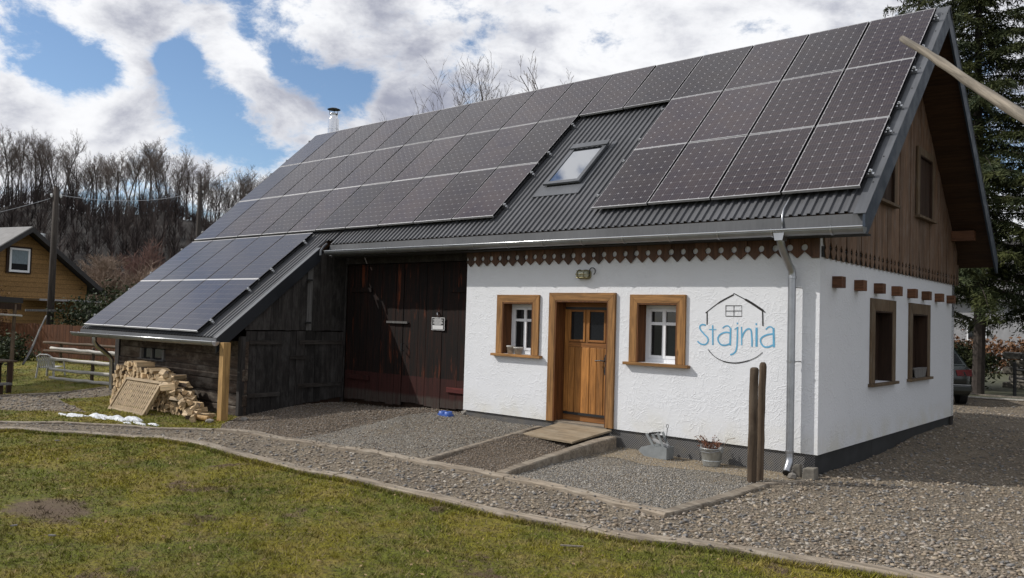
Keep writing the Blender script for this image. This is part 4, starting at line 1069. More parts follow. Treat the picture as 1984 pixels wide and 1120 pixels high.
# ---- solar panels
PT = R(43.1023); PT2 = R(39.79); PL = 1.6348
P0 = Vector((.5175, 3.475, 6.997))
E1 = Vector((0, -math.cos(PT), -math.sin(PT))); E2 = Vector((0, -math.cos(PT2), -math.sin(PT2)))
L3 = P0 + E1 * 3 * PL + Vector((0, -.037, -.0524))
PWX, PWY, FT = .984, 1.622, .035
def frame_mesh():
    mb = MB(); w, h, t = PWX / 2, PWY / 2, .010
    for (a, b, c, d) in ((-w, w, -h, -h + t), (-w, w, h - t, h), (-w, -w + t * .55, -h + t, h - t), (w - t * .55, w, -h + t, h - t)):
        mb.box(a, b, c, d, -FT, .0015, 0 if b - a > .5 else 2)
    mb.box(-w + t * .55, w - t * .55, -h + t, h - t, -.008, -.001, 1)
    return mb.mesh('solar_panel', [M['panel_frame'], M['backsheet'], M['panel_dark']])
CP = .1585
def cell_poly(h, ch): return [(-h + ch, -h), (h - ch, -h), (h, -h + ch), (h, h - ch), (h - ch, h), (-h + ch, h), (-h, h - ch), (-h, -h + ch)]
def cells_mesh(name, mat, ch, gap):
    mb = MB(); h = CP / 2 - gap
    for i in range(6):
        for j in range(10):
            cx, cy = (i - 2.5) * CP, (j - 4.5) * CP
            mb.add([(cx + p[0], cy + p[1], .0005) for p in cell_poly(h, ch)], [tuple(range(8))])
    return mb.mesh(name, mat)
fm = frame_mesh()
cm_mono = cells_mesh('cells_mono', M['cell_mono'], .0145, .0021)
cm_poly = cells_mesh('cells_poly', M['cell_poly'], .002, .0027)
one = MB().add([(p[0], p[1], 0) for p in cell_poly(CP / 2 - .0021, .0145)], [tuple(range(8))]).mesh('cell', M['cell_single'])
prng = random.Random(12)
def panel(u, v, lean=False, poly=False, single=False):
    o = bpy.data.objects.new('solar_panel', fm)
    c = (L3 + E2 * (v - 3 + .5) * PL) if lean else (P0 + E1 * (v + .5) * PL)
    c = Vector((P0.x - 1.01 * (u + .5), c.y, c.z))
    link(o, H, c); o.rotation_euler = ((PT2 if lean else PT) + R(prng.uniform(-.22, .22)), R(prng.uniform(-.22, .22)), R(prng.uniform(-.06, .06)))
    if single:
        for i in range(6):
            for j in range(10):
                q = bpy.data.objects.new('cell', one); col.objects.link(q); q.parent = o
                q.location = ((i - 2.5) * CP, (j - 4.5) * CP, .0005)
    else:
        q = bpy.data.objects.new('cells', cm_poly if poly else cm_mono); col.objects.link(q); q.parent = o; q['kind'] = 'stuff'
near_p = {(0, 0), (0, 1), (0, 2), (1, 2), (1, 1)}
for v in range(3):
    for u in range(16):
        if v > 0 and u in (4, 5): continue
        panel(u, v, False, u == 15, (u, v) in near_p)
for v in (3, 4):
    for u in range(11, 16): panel(u, v, True, True)
# rails and end clamps
def rail(u0, u1, v, lean=False):
    e = E2 if lean else E1; b = L3 + e * (v - 3) * PL if lean else P0 + e * v * PL
    n = Vector((0, -math.sin(PT2 if lean else PT), math.cos(PT2 if lean else PT)))
    c = b - n * .058
    xa = P0.x - 1.01 * u0 + .075; xb = P0.x - 1.01 * u1 - .05
    MB().bar((xa, c.y, c.z), (xb, c.y, c.z), .04, .04, n).build('mounting_rail', M['alu'], H)
    for x in (xa - .035, xb + .028):
        q = b - n * .02; mb = MB()
        mb.bar((x - .018, q.y, q.z), (x + .018, q.y, q.z), .05, .05, n)
        q2 = b + n * .012; mb.bar((x - .010, q2.y, q2.z), (x + .010, q2.y, q2.z), .02, .02, n)
        mb.build('end_clamp', M['alu'], H)
for v in range(3):
    for dv in (.2, .8):
        if v == 0: rail(0, 16, v + dv)
        else: rail(0, 4, v + dv); rail(6, 16, v + dv)
for v in (3, 4):
    for dv in (.2, .8): rail(11, 16, v + dv, True)

# ---- roof window
nv = Vector(NM); xs0, xs1 = -5.02, -4.25
def onroof(x, y, h): p = Vector((x, y, zm(y))) + nv * h; return p
def rslab(nm, x0, x1, y0, y1, h0, h1, mat, par):
    p = [onroof(x0, y0, h0), onroof(x1, y0, h0), onroof(x1, y1, h0), onroof(x0, y1, h0), onroof(x0, y0, h1), onroof(x1, y0, h1), onroof(x1, y1, h1), onroof(x0, y1, h1)]
    return MB().hexa(p).build(nm, mat, par)
ya, yb = .64, 1.51
sk = rslab('roof_window', xs0 + .03, xs1 - .03, ya + .03, yb - .03, .0, .062, M['roof_lip'], H)
sk['label'] = 'roof window between the solar panels reflecting the sky'
rslab('frame', xs0, xs0 + .075, ya, yb, .064, .10, M['roof_lip'], sk)
rslab('frame', xs1 - .075, xs1, ya, yb, .064, .10, M['roof_lip'], sk)
rslab('frame', xs0 + .076, xs1 - .076, ya, ya + .055, .064, .098, M['roof_lip'], sk)
rslab('hood', xs0 - .01, xs1 + .02, yb - .075, yb + .03, .102, .125, M['roof_lip'], sk)
rslab('pane', xs0 + .076, xs1 - .076, ya + .056, yb - .07, .066, .088, M['sky_glass'], sk)
rslab('side_flashing', xs0 - .09, xs0 - .002, ya - .06, yb + .08, .0, .030, M['roof_lip'], sk)
rslab('side_flashing', xs1 + .002, xs1 + .09, ya - .06, yb + .08, .0, .030, M['roof_lip'], sk)
rslab('apron', xs0 - .10, xs1 + .10, ya - .20, ya - .002, .012, .034, M['roof_lip'], sk)

# ---- chimney
cx, cy = -15.80, 4.15
ch = MB().lathe([(.155, 6.2), (.155, 7.60), (.150, 7.615), (.12, 7.64), (.12, 7.74), (.125, 7.75), (.125, 7.78), (.0, 7.78)], (cx, cy, 0), 24).build('chimney', M['steel'], H, smooth=True)
ch['label'] = 'stainless steel flue pipe with a flat cowl'
MB().lathe([(.159, 7.30), (.160, 7.315), (.159, 7.33)], (cx, cy, 0), 24).build('band', M['steel'], ch)
MB().lathe([(.0, 7.95), (.10, 7.935), (.19, 7.90), (.19, 7.893), (.0, 7.90)], (cx, cy, 0), 24).build('cowl', M['black_metal'], ch)
for a in (20, 140, 260):
    x, y = math.cos(R(a)), math.sin(R(a))
    MB().tube([(cx + .115 * x, cy + .115 * y, 7.72), (cx + .15 * x, cy + .15 * y, 7.905)], .009, 6).build('strut', M['black_metal'], ch)

# ---- barn front: two big plank doors
box('barn_wall', M['shutter'], H, -15.4, -6.21, .42, .50, 0.0, 3.2)
box('barn_header', M['dark_board_y'], H, -9.94, -6.22, .26, .40, 2.93, 3.14)
rng = random.Random(5)
for (xa, xb, lb, n) in ((-9.93, -8.19, 'left leaf of the dark barn door', 8), (-8.175, -6.25, 'right leaf of the dark barn door with a notice', 9)):
    w = (xb - xa) / n
    leaf = box('barn_door', M['barn_door'], H, xa + .02, xb - .02, .345, .37, .5, 2.9)
    leaf['label'] = lb
    for i in range(n):
        z0 = .20 + .012 * (i % 3) + (rng.uniform(-.03, .03) if xa > -8.5 else 0) - (.05 if xa < -8.5 else 0)
        y0 = .30 + rng.uniform(-.006, .006)
        box('plank', M['barn_door'], leaf, xa + w * i + .003, xa + w * (i + 1) - .003, y0, y0 + .032, z0, 2.915)
    for z in ((.56, 2.4) if xa > -8.5 else (.62, 2.4)):
        box('batten', M['red_batten'] if z < 1 and xa > -8.5 else M['barn_door'], leaf, (xb - .66) if xa > -8.5 else xa + .1, xb - .01 if xa > -8.5 else xa + .8, .262, .291, z - .045, z + .045)
    if xa > -8.5:
        MB().tube([(-8.12, .27, 1.22), (-8.10, .20, 1.22), (-8.10, .20, 1.36), (-8.12, .27, 1.36)], .012, 6).build('handle', M['black_metal'], leaf)
box('lock_bar', M['grey_board'], H, -8.62, -8.02, .25, .288, 1.745, 1.785)
# notice on the right leaf
sg = box('notice', M['sign_white'], H, -7.355, -7.015, .272, .280, 1.645, 1.88)
sg['label'] = 'small black and white notice on the barn door'
box('print', M['sign_black'], sg, -7.345, -7.025, .2695, .2715, 1.655, 1.870)
for i, (q, w) in enumerate(((1.853, .09), (1.833, .13), (1.813, .10), (1.793, .12), (1.773, .13), (1.753, .09))):
    box('text_line', M['sign_white'], sg, -7.185 - w, -7.185 + w, .267, .269, q - .005, q + .006)
box('print', M['sign_white'], sg, -7.325, -7.045, .267, .269, 1.663, 1.735)
MB().tube([(-7.20, .29, 1.98), (-7.19, .25, 1.96), (-7.18, .25, 1.93), (-7.19, .26, 1.90)], .014, 6).build('hook', M['zinc'], sg)

# ---- lean-to: side wall of vertical boards with a two-leaf door, front wall of hewn logs
rng = random.Random(9)
xw = -9.98
box('lean_wall', M['shutter'], H, xw - .12, xw - .05, -1.95, .30, .0, 1.35)
y = -2.02; i = 0
while y < .29:
    w = rng.uniform(.12, .2); y1 = min(y + w, .30)
    top = lambda q: (zl(q) if q < -.2 else zm(q)) - .16
    grey = -.78 < y < -.60
    x0 = xw - .03 + rng.uniform(-.006, .006)
    zb_ = 1.545 + rng.uniform(-.008, .004)
    MB().prism([(y + .002, zb_), (y1 - .002, zb_), (y1 - .002, min(top(y1), 3.2)), (y + .002, min(top(y), 3.2))], 'x', x0, x0 + .025).build('wall_board', M['grey_board'] if grey else M['dark_board'], H)
    y = y1; i += 1
for z in (1.70, 2.55):
    box('stub', M['rubber'], H, xw - .0, xw + .10, -.70, -.62, z - .02, z + .02)
for (a, b, zb0, lb) in ((-2.0, -.90, -.07, 'weathered left leaf of the lean-to door'), (-.885, .26, .07, 'weathered right leaf of the lean-to door')):
    leaf = box('lean_to_door', M['dark_board'], H, xw - .04, xw - .02, a + .02, b - .02, zb0 + .2, 1.5)
    leaf['label'] = lb
    y = a
    while y < b - .02:
        w = rng.uniform(.14, .24); y1 = b if y + w > b - .08 else y + w
        x0 = xw - .015 + rng.uniform(-.005, .006)
        box('plank', M['dark_board'], leaf, x0, x0 + .028, y + .002, y1 - .002, zb0 + (y - a) * .09 + rng.uniform(0, .02), 1.525 + rng.uniform(-.006, .006))
        y = y1
    for z in (zb0 + .38, 1.31):
        box('batten', M['dark_board_y'], leaf, xw + .022, xw + .05, a + .05, a + .75 if a < -1 else b - .06, z - .04, z + .04)
box('latch_block', M['dark_board_y'], H, xw + .022, xw + .06, -1.05, -.66, .98, 1.05)
box('door_post', M['dark_board'], H, xw - .06, xw + .035, -2.12, -2.02, -.1, 1.42)
box('door_post', M['dark_board'], H, xw - .06, xw + .03, .27, .295, .0, 3.1)
for i in range(6):
    z0 = -.13 + i * .235; z1 = z0 + .228
    x0, x1 = -15.05, xw + .03
    if i >= 4:      # small window opening between the top logs
        if i == 4:
            box('hewn_log', M['log_wall'], H, x0, -14.02, -2.06, -1.95, z0, z1); box('hewn_log', M['log_wall'], H, -12.94, x1, -2.06 , -1.95, z0, z1)
        else:
            box('hewn_log', M['log_wall'], H, x0, x1, -2.06, -1.95, z0, z1 + .05)
    else:
        box('hewn_log', M['log_wall'], H, x0 - .05 * (i % 2), x1 + .02 * (i % 2), -2.07 + .012 * (i % 3), -1.95, z0, z1, bevel=.02)
wn_ = box('window', M['grey_board'], H, -14.02, -13.94, -2.10, -2.0, .815, 1.03)
wn_['label'] = 'small grey lean-to window above the woodpile'
box('frame_bar', M['grey_board'], wn_, -13.02, -12.94, -2.10, -2.0, .815, 1.03)
box('frame_bar', M['grey_board'], wn_, -14.06, -12.90, -2.13, -2.0, .79, .813)
box('frame_bar', M['grey_board'], wn_, -13.55, -13.50, -2.08, -2.02, .815, 1.03)
box('pane', M['glass'], wn_, -13.94, -13.02, -2.045, -2.035, .815, 1.03)
po = box('corner_post', M['post_new'], H, -9.86, -9.72, -2.60, -2.46, -.14, 1.315, bevel=.004)
po['label'] = 'bright yellow new corner post of the lean-to'
box('base_stone', M['concrete'], H, -10.05, -9.80, -2.20, -1.92, -.22, -.115, bevel=.02)

# ---- wall lamp
lp = thing('wall_lamp', 'brass bulkhead lamp on the white wall above the door', 'lamp', (-3.66, 0, 2.62))
MB().prism([(-3.76 + .0, 2.55), (-3.56, 2.55), (-3.54, 2.58), (-3.54, 2.66), (-3.56, 2.69), (-3.76, 2.69), (-3.78, 2.66), (-3.78, 2.58)], 'y', -.03, 0.0).build('base', M['brass'], lp, bevel=.006)
mb = MB(); prof = [(.0, -.13), (.03, -.127), (.055, -.105), (.06, -.06), (.06, .06), (.055, .105), (.03, .127), (.0, .13)]
vs = []; n = 16
for (r_, t_) in prof:
    for j in range(n):
        a = 2 * math.pi * j / n; vs.append((-3.66 + t_ * .85, -.075 + r_ * math.cos(a) * .9, 2.62 + r_ * math.sin(a)))
mb.add(vs, [(i * n + j, i * n + (j + 1) % n, (i + 1) * n + (j + 1) % n, (i + 1) * n + j) for i in range(len(prof) - 1) for j in range(n)])
mb.build('glass', M['lamp_glass'], lp, smooth=True)
for z in (-.055, 0, .055):
    MB().tube([(-3.78, -.03, 2.62 + z), (-3.76, -.12 + abs(z) * .4, 2.62 + z), (-3.66, -.145 + abs(z) * .5, 2.62 + z), (-3.56, -.12 + abs(z) * .4, 2.62 + z), (-3.54, -.03, 2.62 + z)], .006, 6).build('cage_bar', M['brass'], lp)
for x in (-3.72, -3.60):
    MB().tube([(x, -.03, 2.55), (x, -.10, 2.553), (x, -.15, 2.62), (x, -.10, 2.687), (x, -.03, 2.69)], .006, 6).build('cage_bar', M['brass'], lp)
mb = MB(); ring = [(-3.49 + .055 * math.cos(R(a)), -.05, 2.665 + .055 * math.sin(R(a))) for a in range(-60, 215, 18)]
mb.tube(ring, .008, 6); mb.build('cable_loop', M['black_metal'], lp)

# ---- painted logo
def ribbon(pts, w, y=-.003):
    mb = MB(); pts = [Vector((p[0], p[1])) for p in pts]; L_ = []; Rr_ = []
    ws = w if isinstance(w, (list, tuple)) else [w] * len(pts)
    for i, p in enumerate(pts):
        d = (pts[min(i + 1, len(pts) - 1)] - pts[max(i - 1, 0)]).normalized(); n_ = Vector((-d.y, d.x)) * ws[i] / 2
        L_.append(p + n_); Rr_.append(p - n_)
    k = len(pts)
    mb.add([(p.x, y, p.y) for p in L_] + [(p.x, y, p.y) for p in Rr_], [(i, i + 1, k + i + 1, k + i) for i in range(k - 1)])
    return mb
def lg(px, py):     # sketch units of the wall painting -> wall metres
    w = 8.20504e-05 * px + 5.141e-06 * py + 1
    return ((0.0013242023 * px + 2.04004e-05 * py - 2.1414459514) / w, (0.0001936268 * px - 0.0013196544 * py + 2.5393269314) / w)
def curve(ctrl, n=10):
    """smooth path through control points (Catmull-Rom)"""
    P = [ctrl[0]] + list(ctrl) + [ctrl[-1]]; out = []
    for i in range(1, len(P) - 2):
        for j in range(n):
            t = j / n; a, b, c, d = P[i - 1], P[i], P[i + 1], P[i + 2]
            out.append(tuple(.5 * (2 * b[q] + (c[q] - a[q]) * t + (2 * a[q] - 5 * b[q] + 4 * c[q] - d[q]) * t * t + (3 * b[q] - a[q] - 3 * c[q] + d[q]) * t ** 3) for q in (0, 1)))
    out.append(ctrl[-1]); return out
def join(*mbs):
    o = MB()
    for i, m_ in enumerate(mbs): o.add([(v[0], v[1] - .0004 * i, v[2]) for v in m_.v], m_.f)
    return o
def stroke(ctrl, w, straight=False):
    w = [q * 1.3 for q in w] if isinstance(w, list) else w * 1.3
    c = ctrl if straight else curve(ctrl); k = len(c)
    return ribbon([lg(*p) for p in c], w)
o1 = [stroke([(375, 372), (520, 262), (683, 172)], [.010] * 10 + [.016] * 11), stroke([(679, 158), (850, 250), (985, 338), (1025, 368)], [.010] * 8 + [.024] * 15 + [.011] * 8),
      stroke([(393, 362), (392, 498)], .013, True), stroke([(994, 345), (998, 513)], .013, True),
      stroke([(596, 293), (768, 293), (768, 409), (595, 407), (596, 290)], .007, True), stroke([(684, 293), (683, 409)], .006, True), stroke([(596, 350), (768, 349)], .006, True),
      stroke([(405, 768), (470, 840), (570, 895), (700, 914), (830, 892), (930, 850), (995, 798)], [.007] * 20 + [.011] * 22 + [.007] * 19)]
lgo = join(*o1).build('wall_logo', M['black_paint'], H)
lgo['label'] = 'black house outline and smile line painted round the blue lettering'
s_ = .0165
letters = [
    [stroke([(378, 506), (345, 498), (315, 515), (320, 552), (360, 600), (400, 645), (398, 690), (365, 715), (320, 705), (288, 678)], s_)],
    [stroke([(453, 505), (455, 720)], s_, True), stroke([(413, 551), (492, 553)], .010, True)],
    [stroke([(560, 538), (590, 515), (625, 515), (648, 545)], .013), stroke([(648, 535), (642, 724)], .020, True), stroke([(648, 590), (590, 582), (530, 610), (510, 660), (540, 712), (590, 722), (640, 705)], s_)],
    [stroke([(722, 522), (718, 700), (705, 780), (675, 815), (643, 825)], s_), stroke([(690, 550), (722, 528)], .010, True), stroke([(714, 485), (728, 485)], .018, True)],
    [stroke([(766, 522), (768, 722)], .014, True), stroke([(770, 640), (795, 580), (835, 545), (868, 560), (878, 640), (880, 738)], s_)],
    [stroke([(929, 530), (928, 738)], .024, True), stroke([(918, 493), (934, 493)], .020, True)],
    [stroke([(1028, 552), (1060, 524), (1095, 528), (1115, 560)], .013), stroke([(1113, 535), (1117, 745)], .022, True), stroke([(1112, 598), (1040, 610), (985, 640), (972, 680), (1000, 730), (1050, 742), (1110, 718)], s_)],
]
for L_ in letters: join(*L_).build('letter', M['blue_paint'], lgo)
# ------------------------------------------------------------------ things in the yard
# ramp board at the door
pa, pb = Vector((-4.06, -.05, .275)), Vector((-3.06, -.05, .27))
pc, pd = Vector((-3.24, -.80, .142)), Vector((-4.24, -.74, .142))
mb = MB(); t_ = Vector((0, 0, -.03))
mb.hexa([pd + t_, pc + t_, pb + t_, pa + t_, pd, pc, pb, pa])
tag(mb.build('ramp_board', M['ramp'], bevel=.004), 'flat pale board sloping up to the plank door', 'board')
# two posts by the downspout
def round_post(x, y, z0, z1, r, lean, label, seed, cut=.03):
    rg = random.Random(seed); path = []; rad = []
    for i in range(13):
        t = i / 12
        path.append((x + lean[0] * t + rg.uniform(-.003, .003), y + lean[1] * t + rg.uniform(-.003, .003), z0 + (z1 - z0) * t)); rad.append(r * (1 - .08 * t) * (1 + rg.uniform(-.03, .03)))
    path += [(path[-1][0], path[-1][1], z1 + cut * .6), (path[-1][0], path[-1][1], z1 + cut)]; rad += [rad[-1] * .85, rad[-1] * .5]
    o = MB().tube(path, rad, 14).build('wooden_post', M['post_old'], smooth=True)
    b = o.modifiers.new('edge', 'EDGE_SPLIT'); b.split_angle = R(50)
    return tag(o, label, 'post', 'pair of posts beside the downspout')
round_post(-.445, -.95, -.15, 1.36, .058, (.01, 0), 'thicker front post of the pair beside the downspout', 1)
round_post(-.418, -.79, -.15, 1.40, .048, (.02, .0), 'thinner rear post of the pair beside the downspout', 2, .05)
# stones at the spout
def rock(name, c, s, label, seed, mat='stone', grp='stones at the foot of the downspout'):
    rg = np.random.default_rng(seed); mb = MB()
    P = ICO * (1 + rg.uniform(-.18, .18, (12, 1))) * np.array(s) + np.array(c)
    mb.add([tuple(p) for p in P], [tuple(f) for f in ICOF])
    return tag(mb.build(name, M[mat]), label, 'stone', grp)
MB().hexa([(-.10, -.26, -.05), (.05, -.23, -.05), (.06, -.09, -.05), (-.09, -.10, -.05), (-.09, -.245, .13), (.045, -.22, .145), (.05, -.10, .15), (-.085, -.11, .14)]).build('stone_block', M['concrete'], bevel=.008)
tag(bpy.data.objects['stone_block'], 'squared concrete block at the house corner beside the downspout', 'stone')
MB().hexa([(-.235, -.20, -.05), (-.15, -.17, -.05), (-.15, -.10, -.05), (-.24, -.11, -.05), (-.23, -.19, .15), (-.16, -.165, .17), (-.155, -.10, .16), (-.23, -.11, .15)]).build('stone_slab', M['concrete'], bevel=.006)
tag(bpy.data.objects['stone_slab'], 'thin upright slab behind the downspout mouth', 'stone')
rock('stone', (-.19, -.335, .035), (.065, .05, .055), 'rounded pale stone under the downspout mouth', 3)
for i, (x, y, s, lb) in enumerate(((-9.78, -2.78, .11, 'dark flat stone right of the yellow post'), (-9.50, -2.25, .10, 'stone at the corner of the lean-to door'), (-6.28, .16, .12, 'flat stone at the left end of the white wall'))):
    rock('stone', (x, y, gz(x, y) + .02), (s, s * .7, s * .45), lb, 7 + i, grp='stones round the barn')
# toolbox
tb = thing('tool_caddy', 'grey wooden tool carrier with a pointed end under the white wall', 'toolbox', (-2.22, -.25, .0))
g0 = gz(-2.2, -.3)
prof = [(-2.545, g0 + .105), (-2.40, g0 + .0), (-1.935, g0 + .0), (-1.935, g0 + .225), (-2.33, g0 + .225), (-2.48, g0 + .18)]
MB().prism(prof, 'y', -.40, -.388).build('side_board', M['grey_paint'], tb)
MB().prism(prof, 'y', -.142, -.13).build('side_board', M['grey_paint'], tb)
box('end_board', M['grey_paint'], tb, -1.947, -1.933, -.387, -.143, g0, g0 + .225)
MB().prism([(-2.54, g0 + .105), (-2.40, g0 + .002), (-2.39, g0 + .012), (-2.528, g0 + .112)], 'y', -.387, -.143).build('sloping_base', M['grey_paint'], tb)
box('base_board', M['grey_paint'], tb, -2.39, -1.948, -.387, -.143, g0 + .002, g0 + .014)
box('lid_board', M['grey_paint'], tb, -2.30, -1.948, -.387, -.143, g0 + .200, g0 + .214)
for yy in (-.36, -.17):
    MB().bar((-2.22, yy, g0 + .19), (-2.40, yy, g0 + .44), .05, .016, (0, 1, 0)).build('handle_arm', M['grey_paint'], tb)
    MB().bar((-2.02, yy, g0 + .20), (-2.16, yy, g0 + .48), .045, .016, (0, 1, 0)).build('handle_arm', M['grey_paint'], tb)
MB().bar((-2.395, -.265, g0 + .43), (-2.155, -.265, g0 + .475), .03, .035).build('handle', M['black_metal'], tb)
br = MB().bar((-2.30, -.29, g0 + .335), (-1.97, -.26, g0 + .235), .085, .035).build('brush_block', M['plastic_white'], None)
tag(br, 'pale wooden brush lying across the grey tool carrier', 'brush')
mb = MB(); mb.tube([(-2.05, -.24, g0 + .23), (-2.03, -.235, g0 + .46), (-2.02, -.235, g0 + .57)], .006, 6)
mb.tube([(-2.02 + .022 * math.sin(R(a)), -.235, g0 + .607 - .036 * math.cos(R(a))) for a in range(0, 361, 30)], .005, 6)
tag(mb.build('wire_hook', M['black_metal']), 'thin ringed wire rod standing up from the tool carrier', 'rod')
for o_ in (tb, br, bpy.data.objects['wire_hook']):
    k_ = .74; o_.scale = (k_, k_, k_); o_.location = Vector((-2.16, -.25, g0)) + (o_.location - Vector((-2.22, -.25, g0))) * k_
# zinc bucket with dried plant
bk = thing('bucket', 'galvanised bucket planter in front of the white wall', 'bucket', (-1.33, -.24, gz(-1.33, -.24)))
bz = gz(-1.33, -.24)
MB().lathe([(.0, .004), (.110, .0), (.112, .02), (.118, .03), (.148, .235), (.156, .24), (.156, .25), (.146, .25), (.138, .22), (.0, .215)], (-1.33, -.24, bz), 28).build('body', M['galv'], bk, smooth=True)
MB().lathe([(.122, .075), (.129, .08), (.127, .09)], (-1.33, -.24, bz), 28).build('hoop', M['galv'], bk)
for sx in (-1, 1):
    MB().box(-1.33 + sx * .15 - .006, -1.33 + sx * .15 + .006, -.265, -.215, bz + .20, bz + .27).build('lug', M['galv'], bk)
MB().tube([(-1.33 - .152, -.24, bz + .255), (-1.33 - .15, -.30, bz + .23), (-1.33 - .08, -.385, bz + .205), (-1.33 + .05, -.40, bz + .20), (-1.33 + .14, -.31, bz + .225), (-1.33 + .152, -.24, bz + .255)], .004, 6).build('bail', M['zinc'], bk)
MB().lathe([(.0, .222), (.137, .221)], (-1.33, -.24, bz), 20).build('soil', M['soil'], bk)
pt = thing('dried_plant', 'dried reddish-brown plant spilling over the zinc bucket', 'plant', (-1.33, -.24, bz + .22))
rg = random.Random(8); mb = MB(); lf = MB()
for i in range(34):
    a = rg.uniform(0, 6.28); rr = rg.uniform(0, .09); L = rg.uniform(.08, .20); o_ = rg.uniform(.02, .14)
    p = Vector((-1.33 + rr * math.cos(a), -.24 + rr * math.sin(a), bz + .22)); q = p + Vector((o_ * math.cos(a), o_ * math.sin(a), L if i % 4 else L * .3))
    m_ = p.lerp(q, .55) + Vector((0, 0, .02)); mb.tube([p, m_, q], .0025, 4, False)
    for j in range(9):
        c = p.lerp(q, rg.uniform(.35, 1.05)) + Vector((rg.uniform(-.02, .02), rg.uniform(-.02, .02), rg.uniform(-.015, .02)))
        d1 = Vector((rg.uniform(-1, 1), rg.uniform(-1, 1), rg.uniform(-.6, .8))).normalized() * rg.uniform(.012, .026); d2 = d1.orthogonal().normalized() * .009
        lf.add([c, c + d1 * .5 + d2, c + d1, c + d1 * .5 - d2], [(0, 1, 2, 3)])
mb.build('stem', M['dry_leaf'], pt); lo = lf.build('leaves', M['dry_leaf'], pt); lo['kind'] = 'stuff'
mb = MB(); mb.tube([(-1.20, -.22, bz + .23), (-1.12, -.2, bz + .38), (-1.02, -.19, bz + .41)], .0035, 5); mb.build('stem', M['twig_pale'], pt)
# pots on the sill, planter on the gable sill
def pot(x, y, z, r, h, name, label):
    o = thing(name, label, 'pot', (x, y, z), 'pots on the window sill')
    MB().lathe([(.0, .0), (r * .74, .0), (r * .95, h * .8), (r * 1.04, h * .8), (r * 1.04, h), (r * .92, h), (r * .86, h * .86), (.0, h * .84)], (x, y, z), 24).build('body', M['terracotta_white'], o, smooth=True)
    MB().lathe([(.0, h * .87), (r * .86, h * .86)], (x, y, z), 16).build('soil', M['soil'], o)
pot(-5.165, .02, 1.311, .070, .135, 'flower_pot', 'taller limewashed pot on the sill left of the door')
pot(-4.985, .01, 1.311, .082, .115, 'flower_pot', 'wider limewashed bowl pot on the sill left of the door')
pl_ = thing('planter_box', 'grey wooden planter on the far gable window sill', 'planter', (.02, 4.75, 1.10))
MB().prism([(4.40, 1.101), (5.02, 1.101), (5.10, 1.24), (4.32, 1.24)], 'x', .012, .026).build('side_board', M['grey_board'], pl_)
MB().prism([(4.40, 1.101), (5.02, 1.101), (5.10, 1.24), (4.32, 1.24)], 'x', -.055, -.041).build('side_board', M['grey_board'], pl_)
box('lid_board', M['grey_board'], pl_, -.055, .032, 4.30, 5.10, 1.242, 1.262)
# blue feeding bowl
bx_, by_ = -6.36, -.28; bz = gz(bx_, by_)
bo = thing('pet_bowl', 'blue plastic double feeding bowl at the end of the white wall', 'bowl', (bx_, by_, bz))
MB().prism([(bx_ - .17, by_ - .07), (bx_ - .14, by_ - .10), (bx_ + .14, by_ - .10), (bx_ + .17, by_ - .07), (bx_ + .17, by_ + .07), (bx_ + .14, by_ + .10), (bx_ - .14, by_ + .10), (bx_ - .17, by_ + .07)], 'z', bz, bz + .035).build('base', M['bowl_blue'], bo)
for sx in (-.08, .08):
    MB().lathe([(.092, .036), (.082, .085), (.074, .088), (.066, .05), (.0, .046)], (bx_ + sx * 1.05, by_, bz), 22).build('dish', M['bowl_blue'], bo, smooth=True)

bo.scale = (.82, .82, .9)
# woven panel leaning on the woodpile
lt = thing('lattice_panel', 'pale woven slat panel leaning against the woodpile', 'panel', (-12.0, -3.2, -.15))
A0 = Vector((-12.83, -3.22, -.13)); UX = Vector((1.44, .02, 0)); UY = Vector((-.02, .36, .62)); NY = UX.cross(UY).normalized() * -1
NY = NY if NY.y < 0 else -NY
def lp_(u, v, h): return A0 + UX * u + UY * v + NY * h
def lbar(nm, u0, u1, v0, v1, h0, h1, mt):
    MB().hexa([lp_(u0, v0, h0), lp_(u1, v0, h0), lp_(u1, v1, h0), lp_(u0, v1, h0), lp_(u0, v0, h1), lp_(u1, v0, h1), lp_(u1, v1, h1), lp_(u0, v1, h1)]).build(nm, mt, lt)
lbar('frame_bar', 0, 1, 0, .075, -.03, .035, M['lattice']); lbar('frame_bar', 0, 1, .925, 1, -.03, .035, M['lattice'])
lbar('frame_bar', 0, .025, .077, .923, -.03, .033, M['lattice_z']); lbar('frame_bar', .975, 1, .077, .923, -.03, .033, M['lattice_z'])
for i in range(17):
    u = .04 + i * .0545; mb = MB(); n = 18
    for j in range(n):      # upright slats weave in and out of the cross slats
        v0, v1 = .077 + j * .846 / n, .077 + (j + 1) * .846 / n
        h0 = .001 * math.sin((v0 - .077) / .846 * math.pi * 6 + (i % 2) * math.pi) + .006; h1 = .001 * math.sin((v1 - .077) / .846 * math.pi * 6 + (i % 2) * math.pi) + .006
        mb.hexa([lp_(u, v0, h0 - .003), lp_(u + .028, v0, h0 - .003), lp_(u + .028, v1, h1 - .003), lp_(u, v1, h1 - .003), lp_(u, v0, h0 + .003), lp_(u + .028, v0, h0 + .003), lp_(u + .028, v1, h1 + .003), lp_(u, v1, h1 + .003)])
    mb.build('upright_slat', M['lattice_z'], lt)
for i in range(6):
    v = .10 + i * .145; lbar('cross_slat', .026, .974, v, v + .072, -.028, .0015, M['lattice'])

